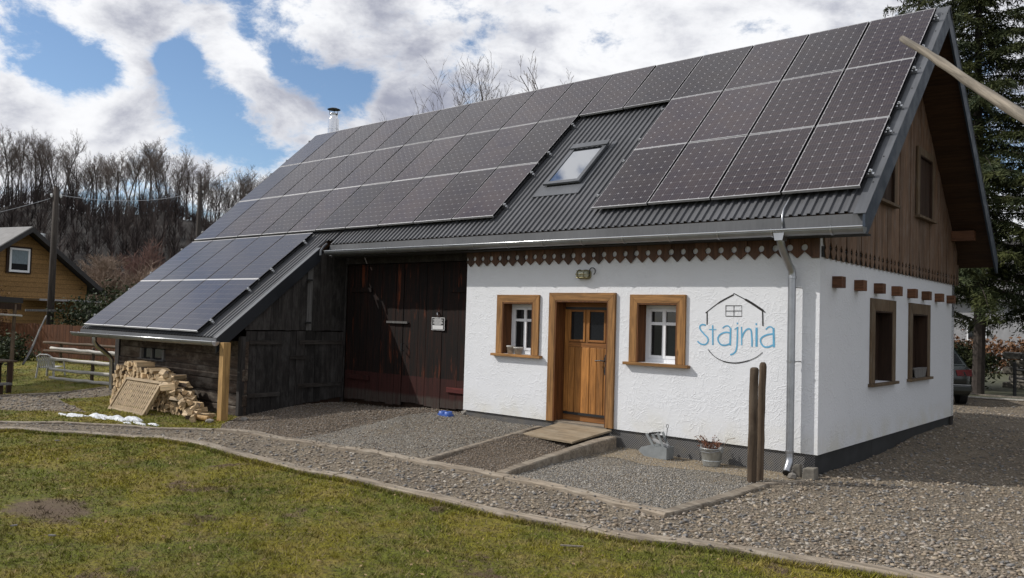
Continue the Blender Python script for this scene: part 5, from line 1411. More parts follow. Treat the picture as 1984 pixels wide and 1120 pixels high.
# firewood: every split log a thing of its own
def log_mesh(seed):
    rg = random.Random(seed); kind = seed % 4; s = .060
    if kind == 0: poly = [(-s, -s * .6), (s, -s * .7), (s * .2, s)]
    elif kind == 1: poly = [(-s, -s * .8), (s * .8, -s * .8), (s, s * .2), (s * .3, s * .9), (-s * .7, s * .6)]
    elif kind == 2: poly = [(-s, -s * .5), (s, -s * .5), (s * .75, s * .35), (s * .1, s * .75), (-s * .6, s * .5)]
    else: poly = [(-s * .9, -s), (s * .6, -s * .7), (s * .9, s * .5), (-s * .3, s)]
    poly = [(p[0] + rg.uniform(-.008, .008), p[1] + rg.uniform(-.008, .008)) for p in poly]
    mb = MB(); n = len(poly); L = .19
    vs = [(p[0] * rg.uniform(.95, 1.05), -L, p[1]) for p in poly] + [(p[0] * rg.uniform(.9, 1.05) + .004, L, p[1] * rg.uniform(.9, 1.05)) for p in poly]
    mb.add(vs, [tuple(range(n)), tuple(range(n, 2 * n))]); mb.add(vs, [(0, 1, n + 1, n)], 0)
    for i in range(1, n): mb.add(vs, [(i, (i + 1) % n, n + (i + 1) % n, n + i)], 1 if (i == n // 2 and kind != 0) else 0)
    return mb.mesh('firewood_log', [M['split'], M['bark']])
LM = [log_mesh(i) for i in range(12)]
def top_z(x):
    P = [(-14.0, .50), (-13.65, .70), (-13.05, .80), (-12.3, .69), (-11.5, .58), (-11.05, .25), (-10.3, -.12)]
    for (a, b), (c, d) in zip(P[:-1], P[1:]):
        if a <= x <= c: return b + (d - b) * (x - a) / (c - a)
    return -1
rg = random.Random(21); nlog = 0
LOGLAB = 'split firewood log with its pale end facing out of the woodpile'
for row in range(11):
    z = -.14 + .06 + row * .090; x = -13.9 + rg.uniform(0, .06)
    while x < -10.35:
        if z < top_z(x) - .02:
            o = bpy.data.objects.new('firewood_log', LM[rg.randrange(12)]); y = -2.52 + rg.uniform(-.05, .04)
            link(o, None, (x, y, z + rg.uniform(-.012, .012)))
            k = rg.uniform(.85, 1.15); o.scale = (k, rg.uniform(.9, 1.05), k)
            o.rotation_euler = (rg.uniform(-.03, .03), rg.uniform(0, 6.28), rg.uniform(-.07, .07))
            tag(o, LOGLAB, 'firewood', 'split logs of the woodpile'); nlog += 1
        x += rg.uniform(.088, .112)
for i in range(30):         # loose logs lying along the falling right end of the pile
    t = i / 29; x = -11.55 + 1.35 * t + rg.uniform(-.06, .06); z = max(top_z(x), -.11) + .06 + rg.uniform(-.02, .03); y = -2.66 + rg.uniform(-.16, .16) - .1 * t
    o = bpy.data.objects.new('firewood_log', LM[(i * 5) % 12]); link(o, None, (x, y, z if t < .85 else gz(x, y) + .06))
    o.rotation_euler = (rg.uniform(-.2, .2), rg.uniform(0, 6.28), R(90) + rg.uniform(-.55, .55)); o.scale = (.95, .9, .95)
    tag(o, 'loose split log lying lengthwise on the falling right end of the woodpile', 'firewood', 'logs on the end of the woodpile')
o = MB().tube([(-10.35, -2.80, -.06), (-9.88, -2.74, -.05)], [.05, .048], 12).build('round_log', M['post_new'], smooth=False)
tag(o, 'round orange log on the ground beside the yellow post', 'firewood')

# melting snow
rg = np.random.default_rng(4); V = []; Fc = []
def snow_blob(cx, cy, rx, ry, h, n=26):
    b = len(V); m = 9; ph = rg.uniform(0, 6.28, 6)
    V.append((cx, cy, gz(cx, cy) + h))
    for i in range(1, m + 1):
        t = i / m
        for j in range(n):
            a = 2 * math.pi * j / n; w = 1 + .22 * math.sin(3 * a + ph[0]) + .16 * math.sin(5 * a + ph[1]) + .1 * math.sin(9 * a + ph[2])
            x, y = cx + rx * w * t * math.cos(a), cy + ry * w * t * math.sin(a)
            z = gz(x, y) + h * (1 - t ** 2.5) * (1 + .35 * math.sin(x * 17 + ph[3]) * math.sin(y * 21 + ph[4])) - (.02 if i == m else 0)
            V.append((x, y, z))
    for j in range(n): Fc.append((b, b + 1 + j, b + 1 + (j + 1) % n))
    for i in range(m - 1):
        for j in range(n): Fc.append((b + 1 + i * n + j, b + 1 + (i + 1) * n + j, b + 1 + (i + 1) * n + (j + 1) % n, b + 1 + i * n + (j + 1) % n))
for q in ((-12.15, -4.12, .38, .12, .035), (-11.65, -3.92, .34, .12, .05), (-11.15, -3.80, .36, .12, .06), (-10.8, -3.68, .30, .13, .07), (-10.25, -3.80, .20, .06, .03), (-10.05, -3.66, .16, .06, .028), (-10.45, -3.92, .14, .05, .02), (-11.4, -3.98, .2, .06, .02), (-12.5, -4.2, .2, .06, .02)): snow_blob(*q)
mb = MB(); mb.add(V, Fc)
tag(mb.build('snow', M['snow'], smooth=True), 'melting white snow patch below the woven panel', 'snow', kind='stuff')

# long pole leaning in from the right
dv = Vector((1.03, -.91, -1.02)); a_ = Vector((1.77, -3.05, 4.39)); rg = random.Random(6)
path = []; rad = []
for i in range(60):
    t = i / 59; p = a_ + dv * (t * 4.32); path.append(p + Vector((rg.uniform(-.004, .004) + .006 * math.sin(t * 17), rg.uniform(-.004, .004), .012 * math.sin(t * 6) + .006 * math.sin(t * 31)))); rad.append((.027 + .011 * min(1, t * 3.2) + .022 * t) * (1 + rg.uniform(-.05, .05) + (.16 if i % 13 == 5 else 0)))
o = MB().tube([p - path[0] for p in path], rad, 12)
q = dv.normalized().to_track_quat('Z', 'Y'); qi = q.inverted()
m2 = MB(); m2.add([qi @ Vector(v) for v in o.v], o.f)
po = m2.build('leaning_pole', M['pole'], origin=(0, 0, 0), smooth=True); po.location = path[0]; po.rotation_euler = q.to_euler()
tag(po, 'long weathered wooden pole slanting in from the right before the roof', 'pole')
# bits on the lawn
def chip(x, y, L, w, a, label, mat='pole'):
    d = Vector((math.cos(a), math.sin(a), 0)) * L / 2; z = gz(x, y) + .028
    tag(MB().bar(Vector((x, y, z)) - d, Vector((x, y, z)) + d + Vector((0, 0, .006)), w, .010).build('wood_chip', M[mat]), label, 'wood chip', 'wood scraps on the lawn')
chip(-.22, -4.92, .19, .018, .5, 'thin stick on the lawn near the edging board')
chip(-3.42, -7.72, .07, .02, .3, 'pale wood scrap on the lawn near the bare patch', 'grey_board')
chip(-3.88, -7.85, .05, .018, .9, 'small pale scrap at the left edge of the lawn', 'grey_board')
chip(-9.0, -5.6, .10, .03, .2, 'tiny pale scrap at the far left of the lawn', 'grey_board')
# ------------------------------------------------------------------ trees
def bare_tree_mesh(seed, h, spread, levels, kids, r0, fork=.35, up=.55, tw=.012, ratio=.66, trunk_lv=1, sides=5, cr=.42):
    """returns (trunk MB, crown MB); height h, base at origin"""
    rg = random.Random(seed); T = MB(); Cn = MB()
    def grow(p, d, L, r, lv):
        if lv == levels and lv >= 4:      # finest twigs: one blade each
            e_ = p + (d + Vector((rg.uniform(-.2, .2), rg.uniform(-.2, .2), rg.uniform(0, .2)))).normalized() * L; s_ = d.cross(Vector((rg.uniform(-1, 1), rg.uniform(-1, 1), .3))).normalized() * max(r, tw)
            Cn.add([p - s_, p + s_, e_], [(0, 1, 2)]); return
        n = 2 if lv > 2 else 4
        pts = [p]; q = p; dd = d
        for i in range(n):
            dd = (dd + Vector((rg.uniform(-.13, .13), rg.uniform(-.13, .13), rg.uniform(-.03, .10)))).normalized()
            q = q + dd * L / n; pts.append(q)
        r1 = max(r * .55, tw * .5)
        rs = [r + (r1 - r) * i / n for i in range(n + 1)]
        (T if lv <= trunk_lv else Cn).tube(pts, rs, sides + 1 if lv == 0 else (sides - 1 if lv <= 2 else 3), False)
        if lv >= levels: return
        k = kids[min(lv, len(kids) - 1)]
        for i in range(k):
            t = (fork + (1 - fork) * (i + rg.uniform(0, .9)) / k) if lv == 0 else (.25 + .75 * (i + rg.uniform(0, .9)) / k)
            t = min(t, .999); s = t * n; j = min(int(s), n - 1); b = pts[j].lerp(pts[j + 1], s - j)
            a = rg.uniform(0, 6.283); side = Vector((math.cos(a), math.sin(a), 0)); dl = (pts[j + 1] - pts[j]).normalized()
            side = (side - dl * side.dot(dl)).normalized()
            nd = (dl * up + side * spread * rg.uniform(.6, 1.1) + Vector((0, 0, .25))).normalized()
            grow(b, nd, L * ratio * rg.uniform(.7, 1.1) * (1.0 if lv else (1.15 - .55 * t)), max(rs[j] * cr, tw), lv + 1)
    grow(Vector((0, 0, -.3)), Vector((0, 0, 1)), h * .8, r0, 0)
    return T, Cn
def place_tree(pm, loc, rot, s, name, label, group, mats):
    T, Cn = pm
    e = thing(name, label, 'tree', loc, group); e.rotation_euler = (0, 0, rot); e.scale = s
    for nm, me in (('trunk', T), ('crown', Cn)):
        o = bpy.data.objects.new(nm, me); col.objects.link(o); o.parent = e
    return e
RIDGE = []
for i in range(6):
    T, Cn = bare_tree_mesh(100 + i, 15.5, .62 if i % 2 else .75, 5, (13, 6, 5, 4, 4), .15, .42 + .05 * (i % 3), .85, .0095, .47)
    RIDGE.append((T.mesh('trunk', M['bark_grey'], smooth=True), Cn.mesh('crown', M['twig'])))
# hill: a long wooded ridge on the left, running on behind the house
def hill_z(a, d):        # a = bearing angle (deg from -x towards +y), d = distance from camera
    base = 22.3 + 2.8 * math.sin(a * .11 + 1) + 1.6 * math.sin(a * .31)
    t = min(max((d - 78) / (200 - 78), 0), 1); t = t * t * (3 - 2 * t)
    return -.2 + base * t * (1 + .08 * math.sin(a * .9 + d * .05)) - max(0, d - 215) * .08
vs = []; fs = []; A = [i * 2.0 - 50 for i in range(88)]; Dn = [70, 78, 86, 95, 105, 115, 126, 138, 150, 162, 175, 188, 200, 215, 240, 280]
def polar(a, d): return (CAM.x - d * math.cos(R(a)), CAM.y + d * math.sin(R(a)))
for a in A:
    for d in Dn:
        x, y = polar(a, d); vs.append((x, y, hill_z(a, d)))
m_ = len(Dn)
for i in range(len(A) - 1):
    for j in range(m_ - 1): fs.append((i * m_ + j, i * m_ + j + 1, (i + 1) * m_ + j + 1, (i + 1) * m_ + j))
tag(MB().add(vs, fs).build('hill', M['forest_floor'], smooth=True), kind='structure')
rg = random.Random(77)
for i in range(140):          # the trees along the crest that one can tell apart
    a = 11.0 + 36.5 * (i + rg.uniform(-.4, .4)) / 139; d = rg.choice((182, 190, 197, 204, 210)) + rg.uniform(-5, 5)
    x, y = polar(a, d); s = rg.uniform(.80, 1.0)
    place_tree(RIDGE[rg.randrange(6)], (x, y, hill_z(a, d) - .3), rg.uniform(0, 6.28), (s * 1.15, s * 1.15, s), 'ridge_tree', 'tall bare tree in the row along the crest of the hill', 'bare trees along the hill crest', None)
# wood on the slope and behind the crest, reads as one mass: slim bare stems and brushwood
rgn = np.random.default_rng(15); P = []; AT = []
def twigs_mass(n, a0, a1, d0, d1, h0, h1, w, k, fan):
    for i in range(n):
        a = rgn.uniform(a0, a1); d = d0 + (d1 - d0) * rgn.random() ** .8; x, y = polar(a, d); z = hill_z(a, d); h = rgn.uniform(h0, h1); at = rgn.random()
        ta = rgn.uniform(0, 6.28)
        for j in range(k):
            f = rgn.uniform(0, .55) if j else 0
            b = np.array([x, y, z + h * f]); an = rgn.uniform(0, 6.28); ln = h * (1 - f) * (rgn.uniform(.5, .9) if j else 1)
            tip = b + np.array([math.cos(an) * ln * fan * (1 if j else .08), math.sin(an) * ln * fan * (1 if j else .08), ln * (1 if not j else rgn.uniform(.5, .95))])
            ww = w * (1 if not j else .5) * (1 - .5 * f)
            s = np.array([-math.sin(ta), math.cos(ta), 0]) * ww
            P.append((b - s, b + s, tip)); AT.extend([at] * 3)
twigs_mass(3600, 8, 60, 84, 200, 1.5, 5.0, .095, 22, .55)
twigs_mass(420, 8, 60, 192, 214, 4, 9, .10, 30, .45)
twigs_mass(520, 8, 60, 110, 200, 6, 12, .10, 30, .40)
P = np.array(P).reshape(-1, 3)
o = bpy.data.objects.new('hillside_brushwood', arrays_mesh('hillside_brushwood', P, np.arange(len(P)).reshape(-1, 3), M['scrub'], np.array(AT)))
link(o); tag(o, 'dark leafless brushwood covering the slope of the hill', 'woodland', kind='stuff')
# bare trees rising behind the roof
def solo(seed, h, spread, levels, kids, r0, loc, name, label, mats=('bark_grey', 'twig'), grp=None, s=(1, 1, 1), **kw):
    T, Cn = bare_tree_mesh(seed, h, spread, levels, kids, r0, **kw)
    return place_tree((T.mesh('trunk', M[mats[0]], smooth=True), Cn.mesh('crown', M[mats[1]])), loc, seed, s, name, label, grp, None)
g_ = 'bare trees behind the roof'
solo(5, 15.6, .85, 4, (16, 7, 6, 4), .15, (-27.3, 22.0, -.2), 'bare_tree', 'widest bare tree rising behind the middle of the roof', grp=g_, ratio=.52, tw=.009, up=.85, fork=.28)
solo(6, 17.8, .7, 4, (12, 6, 5, 4), .13, (-24.4, 24.6, -.2), 'bare_tree', 'second bare treetop showing above the ridge', grp=g_, ratio=.34, tw=.009, up=.9, fork=.45)
solo(9, 19.6, .4, 3, (10, 5, 3), .10, (-22.0, 26.4, -.2), 'bare_tree', 'thin lone treetop sticking up above the ridge', grp=g_, ratio=.26, tw=.010, up=.9, fork=.5)
# shrubs in front of the hill
def bush(seed, h, loc, name, label, mats, s=(1, 1, 1), kids=(12, 8, 6, 4)):
    e = solo(seed, h, .9, 4, kids, .05, loc, name, label, mats, None, s, ratio=.62, tw=.014, up=.7, fork=.02)
    e['category'] = 'shrub'; return e
bush(31, 4.6, (-46.0, 11.8, -.2), 'bare_shrub', 'big pale brown leafless shrub behind the yellow house', ('twig_pale', 'twig_pale'), (1.35, 1.35, 1.1), (16, 9, 7, 5))
bush(32, 5.2, (-66.0, 22.5, -.2), 'bare_shrub', 'pinkish leafless shrub at the foot of the hill', ('twig_pink', 'twig_pink'), (1.3, 1.3, 1.35), (16, 9, 7, 4))
bush(33, 4.0, (-64.0, 4.5, -.2), 'bare_shrub', 'pale leafless shrub above the yellow house roof', ('twig_pale', 'twig_pale'), (1.6, 1.6, 1.6), (14, 8, 7, 4))
bush(34, 2.6, (-30.5, 6.3, -.2), 'bare_shrub', 'twiggy shrub between evergreens and the lean-to roof', ('twig_pale', 'twig_pale'), (1.2, 1.2, 1.0))

def leafy(name, label, loc, rx, ry, h, n, mat, size, seed, cat='shrub', grp=None, stem=True, dense=.5):
    e = thing(name, label, cat, loc, grp); rg = np.random.default_rng(seed)
    k = 26; cl = rg.normal(0, 1, (k, 3)); cl /= np.linalg.norm(cl, axis=1)[:, None]; cl *= rg.uniform(.45, .95, (k, 1)); 
    c = cl[rg.integers(0, k, n)] + rg.normal(0, .20, (n, 3)); 
    c = np.stack([c[:, 0] * rx, c[:, 1] * ry, np.maximum(h * .5 + c[:, 2] * h * .5, .03)], 1)
    d1 = rg.normal(0, 1, (n, 3)); d1 /= np.linalg.norm(d1, axis=1)[:, None]; d2 = np.cross(d1, rg.normal(0, 1, (n, 3))); d2 /= np.linalg.norm(d2, axis=1)[:, None]
    s = size * rg.uniform(.6, 1.4, (n, 1)); V = np.stack([c - d1 * s, c + d2 * s * .45, c + d1 * s, c - d2 * s * .45], 1).reshape(-1, 3)
    o = bpy.data.objects.new('crown', arrays_mesh(name, V, np.arange(n * 4).reshape(n, 4), M[mat], np.repeat(rg.random(n), 4))); col.objects.link(o); o.parent = e
    if stem:
        mb = MB(); r2 = random.Random(seed)
        for i in range(7):
            a = r2.uniform(0, 6.28); mb.tube([(0, 0, -.1), (rx * .25 * math.cos(a), ry * .25 * math.sin(a), h * .35), (rx * .6 * math.cos(a), ry * .6 * math.sin(a), h * .75)], [.035, .025, .008], 5, False)
        mb.v = [(v[0] + loc[0], v[1] + loc[1], v[2] + loc[2]) for v in mb.v]
        mb.build('trunk', M['bark_grey'], e)
    return e
leafy('evergreen_shrub', 'large dark evergreen shrub right of the utility pole', (-28.6, 3.4, -.2), 1.7, 1.6, 2.75, 9000, 'evergreen', .07, 41, grp='evergreens along the brown fence')
leafy('evergreen_shrub', 'olive-brown evergreen shrub next to the lean-to roof', (-27.2, 5.4, -.2), 1.5, 1.6, 2.5, 6000, 'evergreen', .07, 42, grp='evergreens along the brown fence')
leafy('evergreen_shrub', 'low dark shrub at the foot of the utility pole', (-27.0, -.4, -.2), 1.0, .9, 1.0, 2500, 'evergreen', .06, 43, grp='evergreens along the brown fence')
leafy('dry_shrub', 'pale dry shrub in front of the yellow house wall', (-30.6, -.2, -.2), .9, .9, 3.1, 3000, 'hedge_brown', .05, 44)
leafy('evergreen_shrub', 'dark shrub behind the posts of the garden shelter', (-22.6, -3.4, -.2), 1.2, 1.5, 1.75, 6000, 'evergreen', .06, 45, grp='evergreens along the brown fence')

# ---- spruces on the right
def spruce(seed, h, r0, first, rb, loc, label, nbr=150, dens=1.0):
    e = thing('spruce_tree', label, 'tree', loc, 'spruces beside the house'); rg = np.random.default_rng(seed)
    mb = MB(); mb.tube([(loc[0] + .06 * math.sin(i), loc[1] + .05 * math.cos(i * 1.3), loc[2] - .3 + (h + .3) * i / 9) for i in range(10)], [r0 * (1 - i / 9.6) + .015 for i in range(10)], 10)
    Q = []; AT = []
    for b in range(nbr):
        t = (b + rg.random()) / nbr; z = first + (h - first) * t ** 1.05; L = rb * (1 - t) ** .75 * rg.uniform(.7, 1.12) + .25; a = b * 2.399 + rg.uniform(-.4, .4)
        dx, dy = math.cos(a), math.sin(a); droop = rg.uniform(.15, .42) * (1 - .6 * t); n = max(4, int(L / .13))
        S = np.linspace(0, 1, n + 1); pts = np.stack([dx * L * S, dy * L * S, z + L * (.10 * S - droop * S ** 2 * 1.6 + .40 * droop * S ** 4)], 1)
        pp = list(pts[::3]) + [pts[-1]]
        mb.tube([tuple(p + np.array(loc)) for p in pp], [max(.03 * (1 - i / (len(pp) - .5)), .005) * (1 - .5 * t) for i in range(len(pp))], 4, False)
        m = int(L * 62 * dens); s = rg.random(m) ** .8 * .97 + .03; w = (rg.uniform(.10, .60, m) * (1 - .55 * s) * min(1, L / 1.5) + .05)
        sd = np.where(rg.random(m) < .5, 1.0, -1.0)
        ba = np.stack([np.interp(s, S, pts[:, q]) for q in range(3)], 1)
        out = np.stack([-dy * sd * w + dx * .35 * w, dx * sd * w + dy * .35 * w, -w * rg.uniform(.15, 1.25, m)], 1)
        k = 4; f = (np.arange(k)[None] + rg.random((m, k))) / k
        c = (ba[:, None] + out[:, None] * f[..., None]).reshape(-1, 3); o3 = np.repeat(out, k, 0); o3 /= np.linalg.norm(o3, axis=1)[:, None] + 1e-6
        dr = o3 * .7 + rg.normal(0, .42, c.shape); dr /= np.linalg.norm(dr, axis=1)[:, None]; sv = np.cross(dr, rg.normal(0, 1, c.shape)); sv /= np.linalg.norm(sv, axis=1)[:, None] + 1e-6
        l = rg.uniform(.09, .19, (len(c), 1)); Q.append(np.stack([c - sv * .020, c + sv * .020, c + dr * l], 1)); AT.append(np.repeat(np.clip(rg.random() * .5 + rg.random(len(c)) * .5, 0, 1), 3))
    Q = np.concatenate(Q); AT = np.concatenate(AT)
    mb.build('trunk', M['spruce_bark'], e)
    V = np.array(Q).reshape(-1, 3)
    o = bpy.data.objects.new('crown', arrays_mesh('spruce_crown', V, np.arange(len(V)).reshape(-1, 3), M['needle'], np.array(AT))); col.objects.link(o); o.parent = e
    return e
spruce(1, 21.0, .17, 3.2, 3.6, (-1.75, 18.5, -.05), 'tall spruce with a bare lower trunk behind the dark car', 230, 1.5)
sp2 = spruce(2, 19.0, .16, 2.4, 3.4, (1.6, 20.5, -.05), 'spruce at the right edge of the picture', 200, 1.2)
spruce(3, 17.0, .15, 2.6, 2.8, (-4.6, 22.5, -.05), 'spruce half hidden behind the rear eave', 150, .9)

# unseen spruces added right of the yard to block skylight from the gable
for (x_, y_, k_, a_, lb_) in ((6.4, 17.5, 1.0, 1.0, 'added out-of-view spruce beyond the black fence, blocking skylight'), (10.0, 13.0, .95, 2.3, 'added out-of-view spruce right of the side yard, blocking skylight'), (12.5, 7.5, 1.05, 4.0, 'added out-of-view spruce farthest right, blocking skylight from the gable')):
    e_ = thing('spruce_tree', lb_, 'tree', (x_, y_, -.05), 'spruces beside the house'); e_.rotation_euler = (0, 0, a_); e_.scale = (k_, k_, k_)
    for c_ in sp2.children:
        q_ = c_.copy(); col.objects.link(q_); q_.parent = e_

# ------------------------------------------------------------------ right background: car, fence, wall, hedge, road
cx0, cy0 = -1.72, 13.3
car = thing('parked_car', 'dark green car parked behind the house, only its rear corner showing', 'car', (cx0 + .88, cy0, -.05))
car.rotation_euler = (0, 0, R(27))
gz0 = -.02
def loft(secs, name, mat, par, smooth=True, cap=True):
    n = len(secs[0]); vs = [p for s in secs for p in s]; fs = [(i * n + j, i * n + (j + 1) % n, (i + 1) * n + (j + 1) % n, (i + 1) * n + j) for i in range(len(secs) - 1) for j in range(n)]
    if cap: fs += [tuple(range(n))[::-1], tuple((len(secs) - 1) * n + j for j in range(n))]
    return MB().add(vs, fs).build(name, mat, par, smooth=smooth)
def sec(y, w, z0, z1, sh=.08):   # rounded body cross-section
    return [(cx0 - w, y, z0 + sh), (cx0 - w + .05, y, z0), (cx0 + w - .05, y, z0), (cx0 + w, y, z0 + sh), (cx0 + w, y, z1 - .18), (cx0 + w - .05, y, z1 - .05), (cx0 + w - .16, y, z1), (cx0 - w + .16, y, z1), (cx0 - w + .05, y, z1 - .05), (cx0 - w, y, z1 - .18)]
b_ = gz0 + .24
body = loft([sec(cy0 + .02, .72, b_ + .10, b_ + .68), sec(cy0 + .10, .84, b_ + .04, b_ + .80), sec(cy0 + .5, .88, b_, b_ + .84), sec(cy0 + 3.2, .89, b_, b_ + .80), sec(cy0 + 4.1, .84, b_ + .02, b_ + .70), sec(cy0 + 4.4, .70, b_ + .1, b_ + .52)], 'body', M['car_paint'], car)
def cab(y, w, z): return [(cx0 - w, y, z), (cx0 + w, y, z)]
roofp = [(cx0 + sx * w, cy0 + y, gz0 + z) for (w, y, z) in ((.80, .15, 1.04), (.62, .75, 1.50), (.62, 2.2, 1.52), (.78, 3.1, 1.03)) for sx in (-1, 1)]
MB().add(roofp, [(0, 1, 3, 2), (2, 3, 5, 4), (4, 5, 7, 6), (0, 2, 4, 6), (1, 7, 5, 3), (0, 6, 7, 1)]).build('cabin', M['car_paint'], car, bevel=.05)
MB().add([(cx0 + a, cy0 + y, gz0 + z) for (a, y, z) in ((-.68, .21, 1.10), (.68, .21, 1.10), (.56, .70, 1.455), (-.56, .70, 1.455))], [(0, 1, 2, 3)]).build('rear_window', M['glass'], car)
MB().add([(cx0 + a, cy0 + y, gz0 + z) for (a, y, z) in ((.795, .45, 1.10), (.795, 2.9, 1.09), (.655, 2.2, 1.46), (.655, .85, 1.46))], [(0, 1, 2, 3)]).build('side_window', M['glass'], car)
for sx in (-1, 1):
    MB().hexa([(cx0 + sx * .50, cy0 - .02, gz0 + .78), (cx0 + sx * .86, cy0 + .06, gz0 + .78), (cx0 + sx * .89, cy0 + .30, gz0 + .80), (cx0 + sx * .6, cy0 + .3, gz0 + .80), (cx0 + sx * .46, cy0 + .0, gz0 + .93), (cx0 + sx * .85, cy0 + .07, gz0 + .95), (cx0 + sx * .885, cy0 + .32, gz0 + .96), (cx0 + sx * .6, cy0 + .3, gz0 + .95)]).build('tail_light', M['tail_red'], car)
    for y in (.75, 3.45):
        w_ = MB().tube([(cx0 + sx * .88, cy0 + y, gz0 + .30), (cx0 + sx * .70, cy0 + y, gz0 + .30)], .30, 22).build('wheel', M['rubber'], car)
        MB().tube([(cx0 + sx * .886, cy0 + y, gz0 + .30), (cx0 + sx * .84, cy0 + y, gz0 + .30)], .19, 18).build('rim', M['alu'], w_)
box('bumper', M['car_paint'], car, cx0 - .84, cx0 + .84, cy0 - .06, cy0 + .2, gz0 + .36, gz0 + .56, bevel=.05)
box('bumper_strip', M['zinc'], car, cx0 - .80, cx0 + .80, cy0 - .066, cy0 - .055, gz0 + .55, gz0 + .565)
box('number_plate', M['sign_white'], car, cx0 - .26, cx0 + .26, cy0 - .02, cy0 + .01, gz0 + .64, gz0 + .75)
# black post-and-rail fence
fn = thing('black_fence', 'black iron post and rail fence at the right edge', 'fence', (.3, 19.0, 0))
for x in (-.82, 1.6, 4.0):
    MB().tube([(x, 19.0, -.1), (x, 19.0, 1.0)], .05, 8).build('post', M['black_metal'], fn)
for z in (.78, .52):
    for a, b in ((-.82, 1.6), (1.6, 4.0)):
        MB().tube([(a + .05, 19.0, z), ((a + b) / 2, 19.0, z - .05), (b - .05, 19.0, z)], .035, 8).build('rail', M['black_metal'], fn)
# dry stone retaining wall
sw = thing('stone_wall', 'pale dry stone wall behind the black fence', 'wall', (2.0, 23.5, 0))
rg = random.Random(3)
for row in range(5):
    x = -1.9 + (row % 2) * .2
    while x < 4:
        w = rg.uniform(.35, .75); z0 = -.1 + row * .27
        box('stone', M['stone'] if rg.random() < .5 else M['concrete'], sw, x, x + w - .03, 23.4 + rg.uniform(-.06, .06), 23.9, z0, z0 + .25, bevel=.05)
        x += w
leafy('beech_hedge', 'copper-brown hedge along the road behind the spruces', (-4.0, 35.0, -.2), 7.0, .9, 1.95, 9000, 'hedge_brown', .10, 61, 'hedge', stem=False)
leafy('copper_shrub', 'copper-brown shrub above the stone wall', (2.6, 26.5, 0.0), 2.0, 1.2, 2.6, 4500, 'hedge_brown', .09, 62)
leafy('evergreen_shrub', 'dark green shrub beside the spruce trunk', (-3.2, 21.5, -.1), 1.5, 1.2, 1.5, 5000, 'evergreen', .07, 63, grp='evergreens behind the car')
tag(MB().box(-60, 60, 38.5, 45, -.10, -.02).build('road', M['asphalt']), kind='structure')
fh = thing('far_house', 'pale far house glimpsed between the spruce branches', 'building', (-9, 60, 0))
MB().box(-18, 2, 58, 66, -.2, 4.2).build('wall', M['far_white'], fh)
MB().prism([(57.4, 4.2), (66.6, 4.2), (62, 7.6)], 'x', -18.5, 2.5).build('roof', M['tile_grey'], fh)
for x in (-14, -10, -6, -2.2):
    w_ = box('window', M['pvc'], fh, x, x + 1.3, 57.93, 57.99, 1.3, 2.9); box('pane', M['glass'], w_, x + .1, x + 1.2, 57.9, 57.92, 1.4, 2.8)
for i, (x, y, L, a, lb) in enumerate(((-1.1, 16.7, 2.4, .10, 'topmost pale plank lying on the gravel by the spruce trunk'), (-1.4, 17.1, 2.6, .02, 'long pale plank lying nearest the spruce trunk'), (-.7, 16.2, 2.2, .16, 'front pale plank lying on the gravel behind the house'))):
    d = Vector((math.cos(a), math.sin(a), 0)) * L / 2; c = Vector((x, y, gz(x, y) + .04 + .03 * (i == 0)))
    tag(MB().bar(c - d, c + d, .16, .03).build('loose_plank', M['rail_white'] if i else M['pole']), lb, 'plank', 'planks lying behind the house')

# ------------------------------------------------------------------ left background
# neighbour's house
nA = Vector((-34.08, 2.48, 5.24)); nn = Vector((.964, .264, 0)); nt = Vector((-.264, .964, 0))
nh = thing('yellow_house', 'yellow wood-clad house with dark gable eaves behind the utility pole', 'building', (-34.0, 2.5, -.2))
def npt(u, d, z): return nA + nt * u + nn * d + Vector((0, 0, z - nA.z))
def nbox(nm, u0, u1, d0, d1, z0, z1, mat, par=None):
    p = [npt(u0, d0, z0), npt(u1, d0, z0), npt(u1, d1, z0), npt(u0, d1, z0), npt(u0, d0, z1), npt(u1, d0, z1), npt(u1, d1, z1), npt(u0, d1, z1)]
    return MB().hexa(p).build(nm, mat, par or nh)
SL = .70; HW = 3.1
def rz(u): return 5.10 - abs(u) * SL
k = 0; z = -.2
while z < 4.9:         # horizontal cladding boards
    z1 = z + .205; hw0 = min(HW, (5.05 - z) / SL); hw1 = min(HW, max((5.05 - z1) / SL, .02))
    p = [npt(-hw0, -.5, z), npt(hw0, -.5, z), npt(hw0, -.54, z), npt(-hw0, -.54, z), npt(-hw1, -.5, z1 - .012), npt(hw1, -.5, z1 - .012), npt(hw1, -.54, z1 - .012), npt(-hw1, -.54, z1 - .012)]
    MB().hexa(p).build('cladding_board', M['clad_yellow'], nh); z = z1
MB().add([npt(-HW, -.56, -.2), npt(HW, -.56, -.2), npt(HW, -.56, rz(HW)), npt(0, -.56, 5.0), npt(-HW, -.56, rz(HW)), npt(-HW, -9, -.2), npt(HW, -9, -.2), npt(HW, -9, rz(HW)), npt(0, -9, 5.0), npt(-HW, -9, rz(HW))],
         [(0, 1, 2, 3, 4), (5, 6, 7, 8, 9), (1, 6, 7, 2), (0, 5, 9, 4)]).build('wall', M['shutter'], nh)
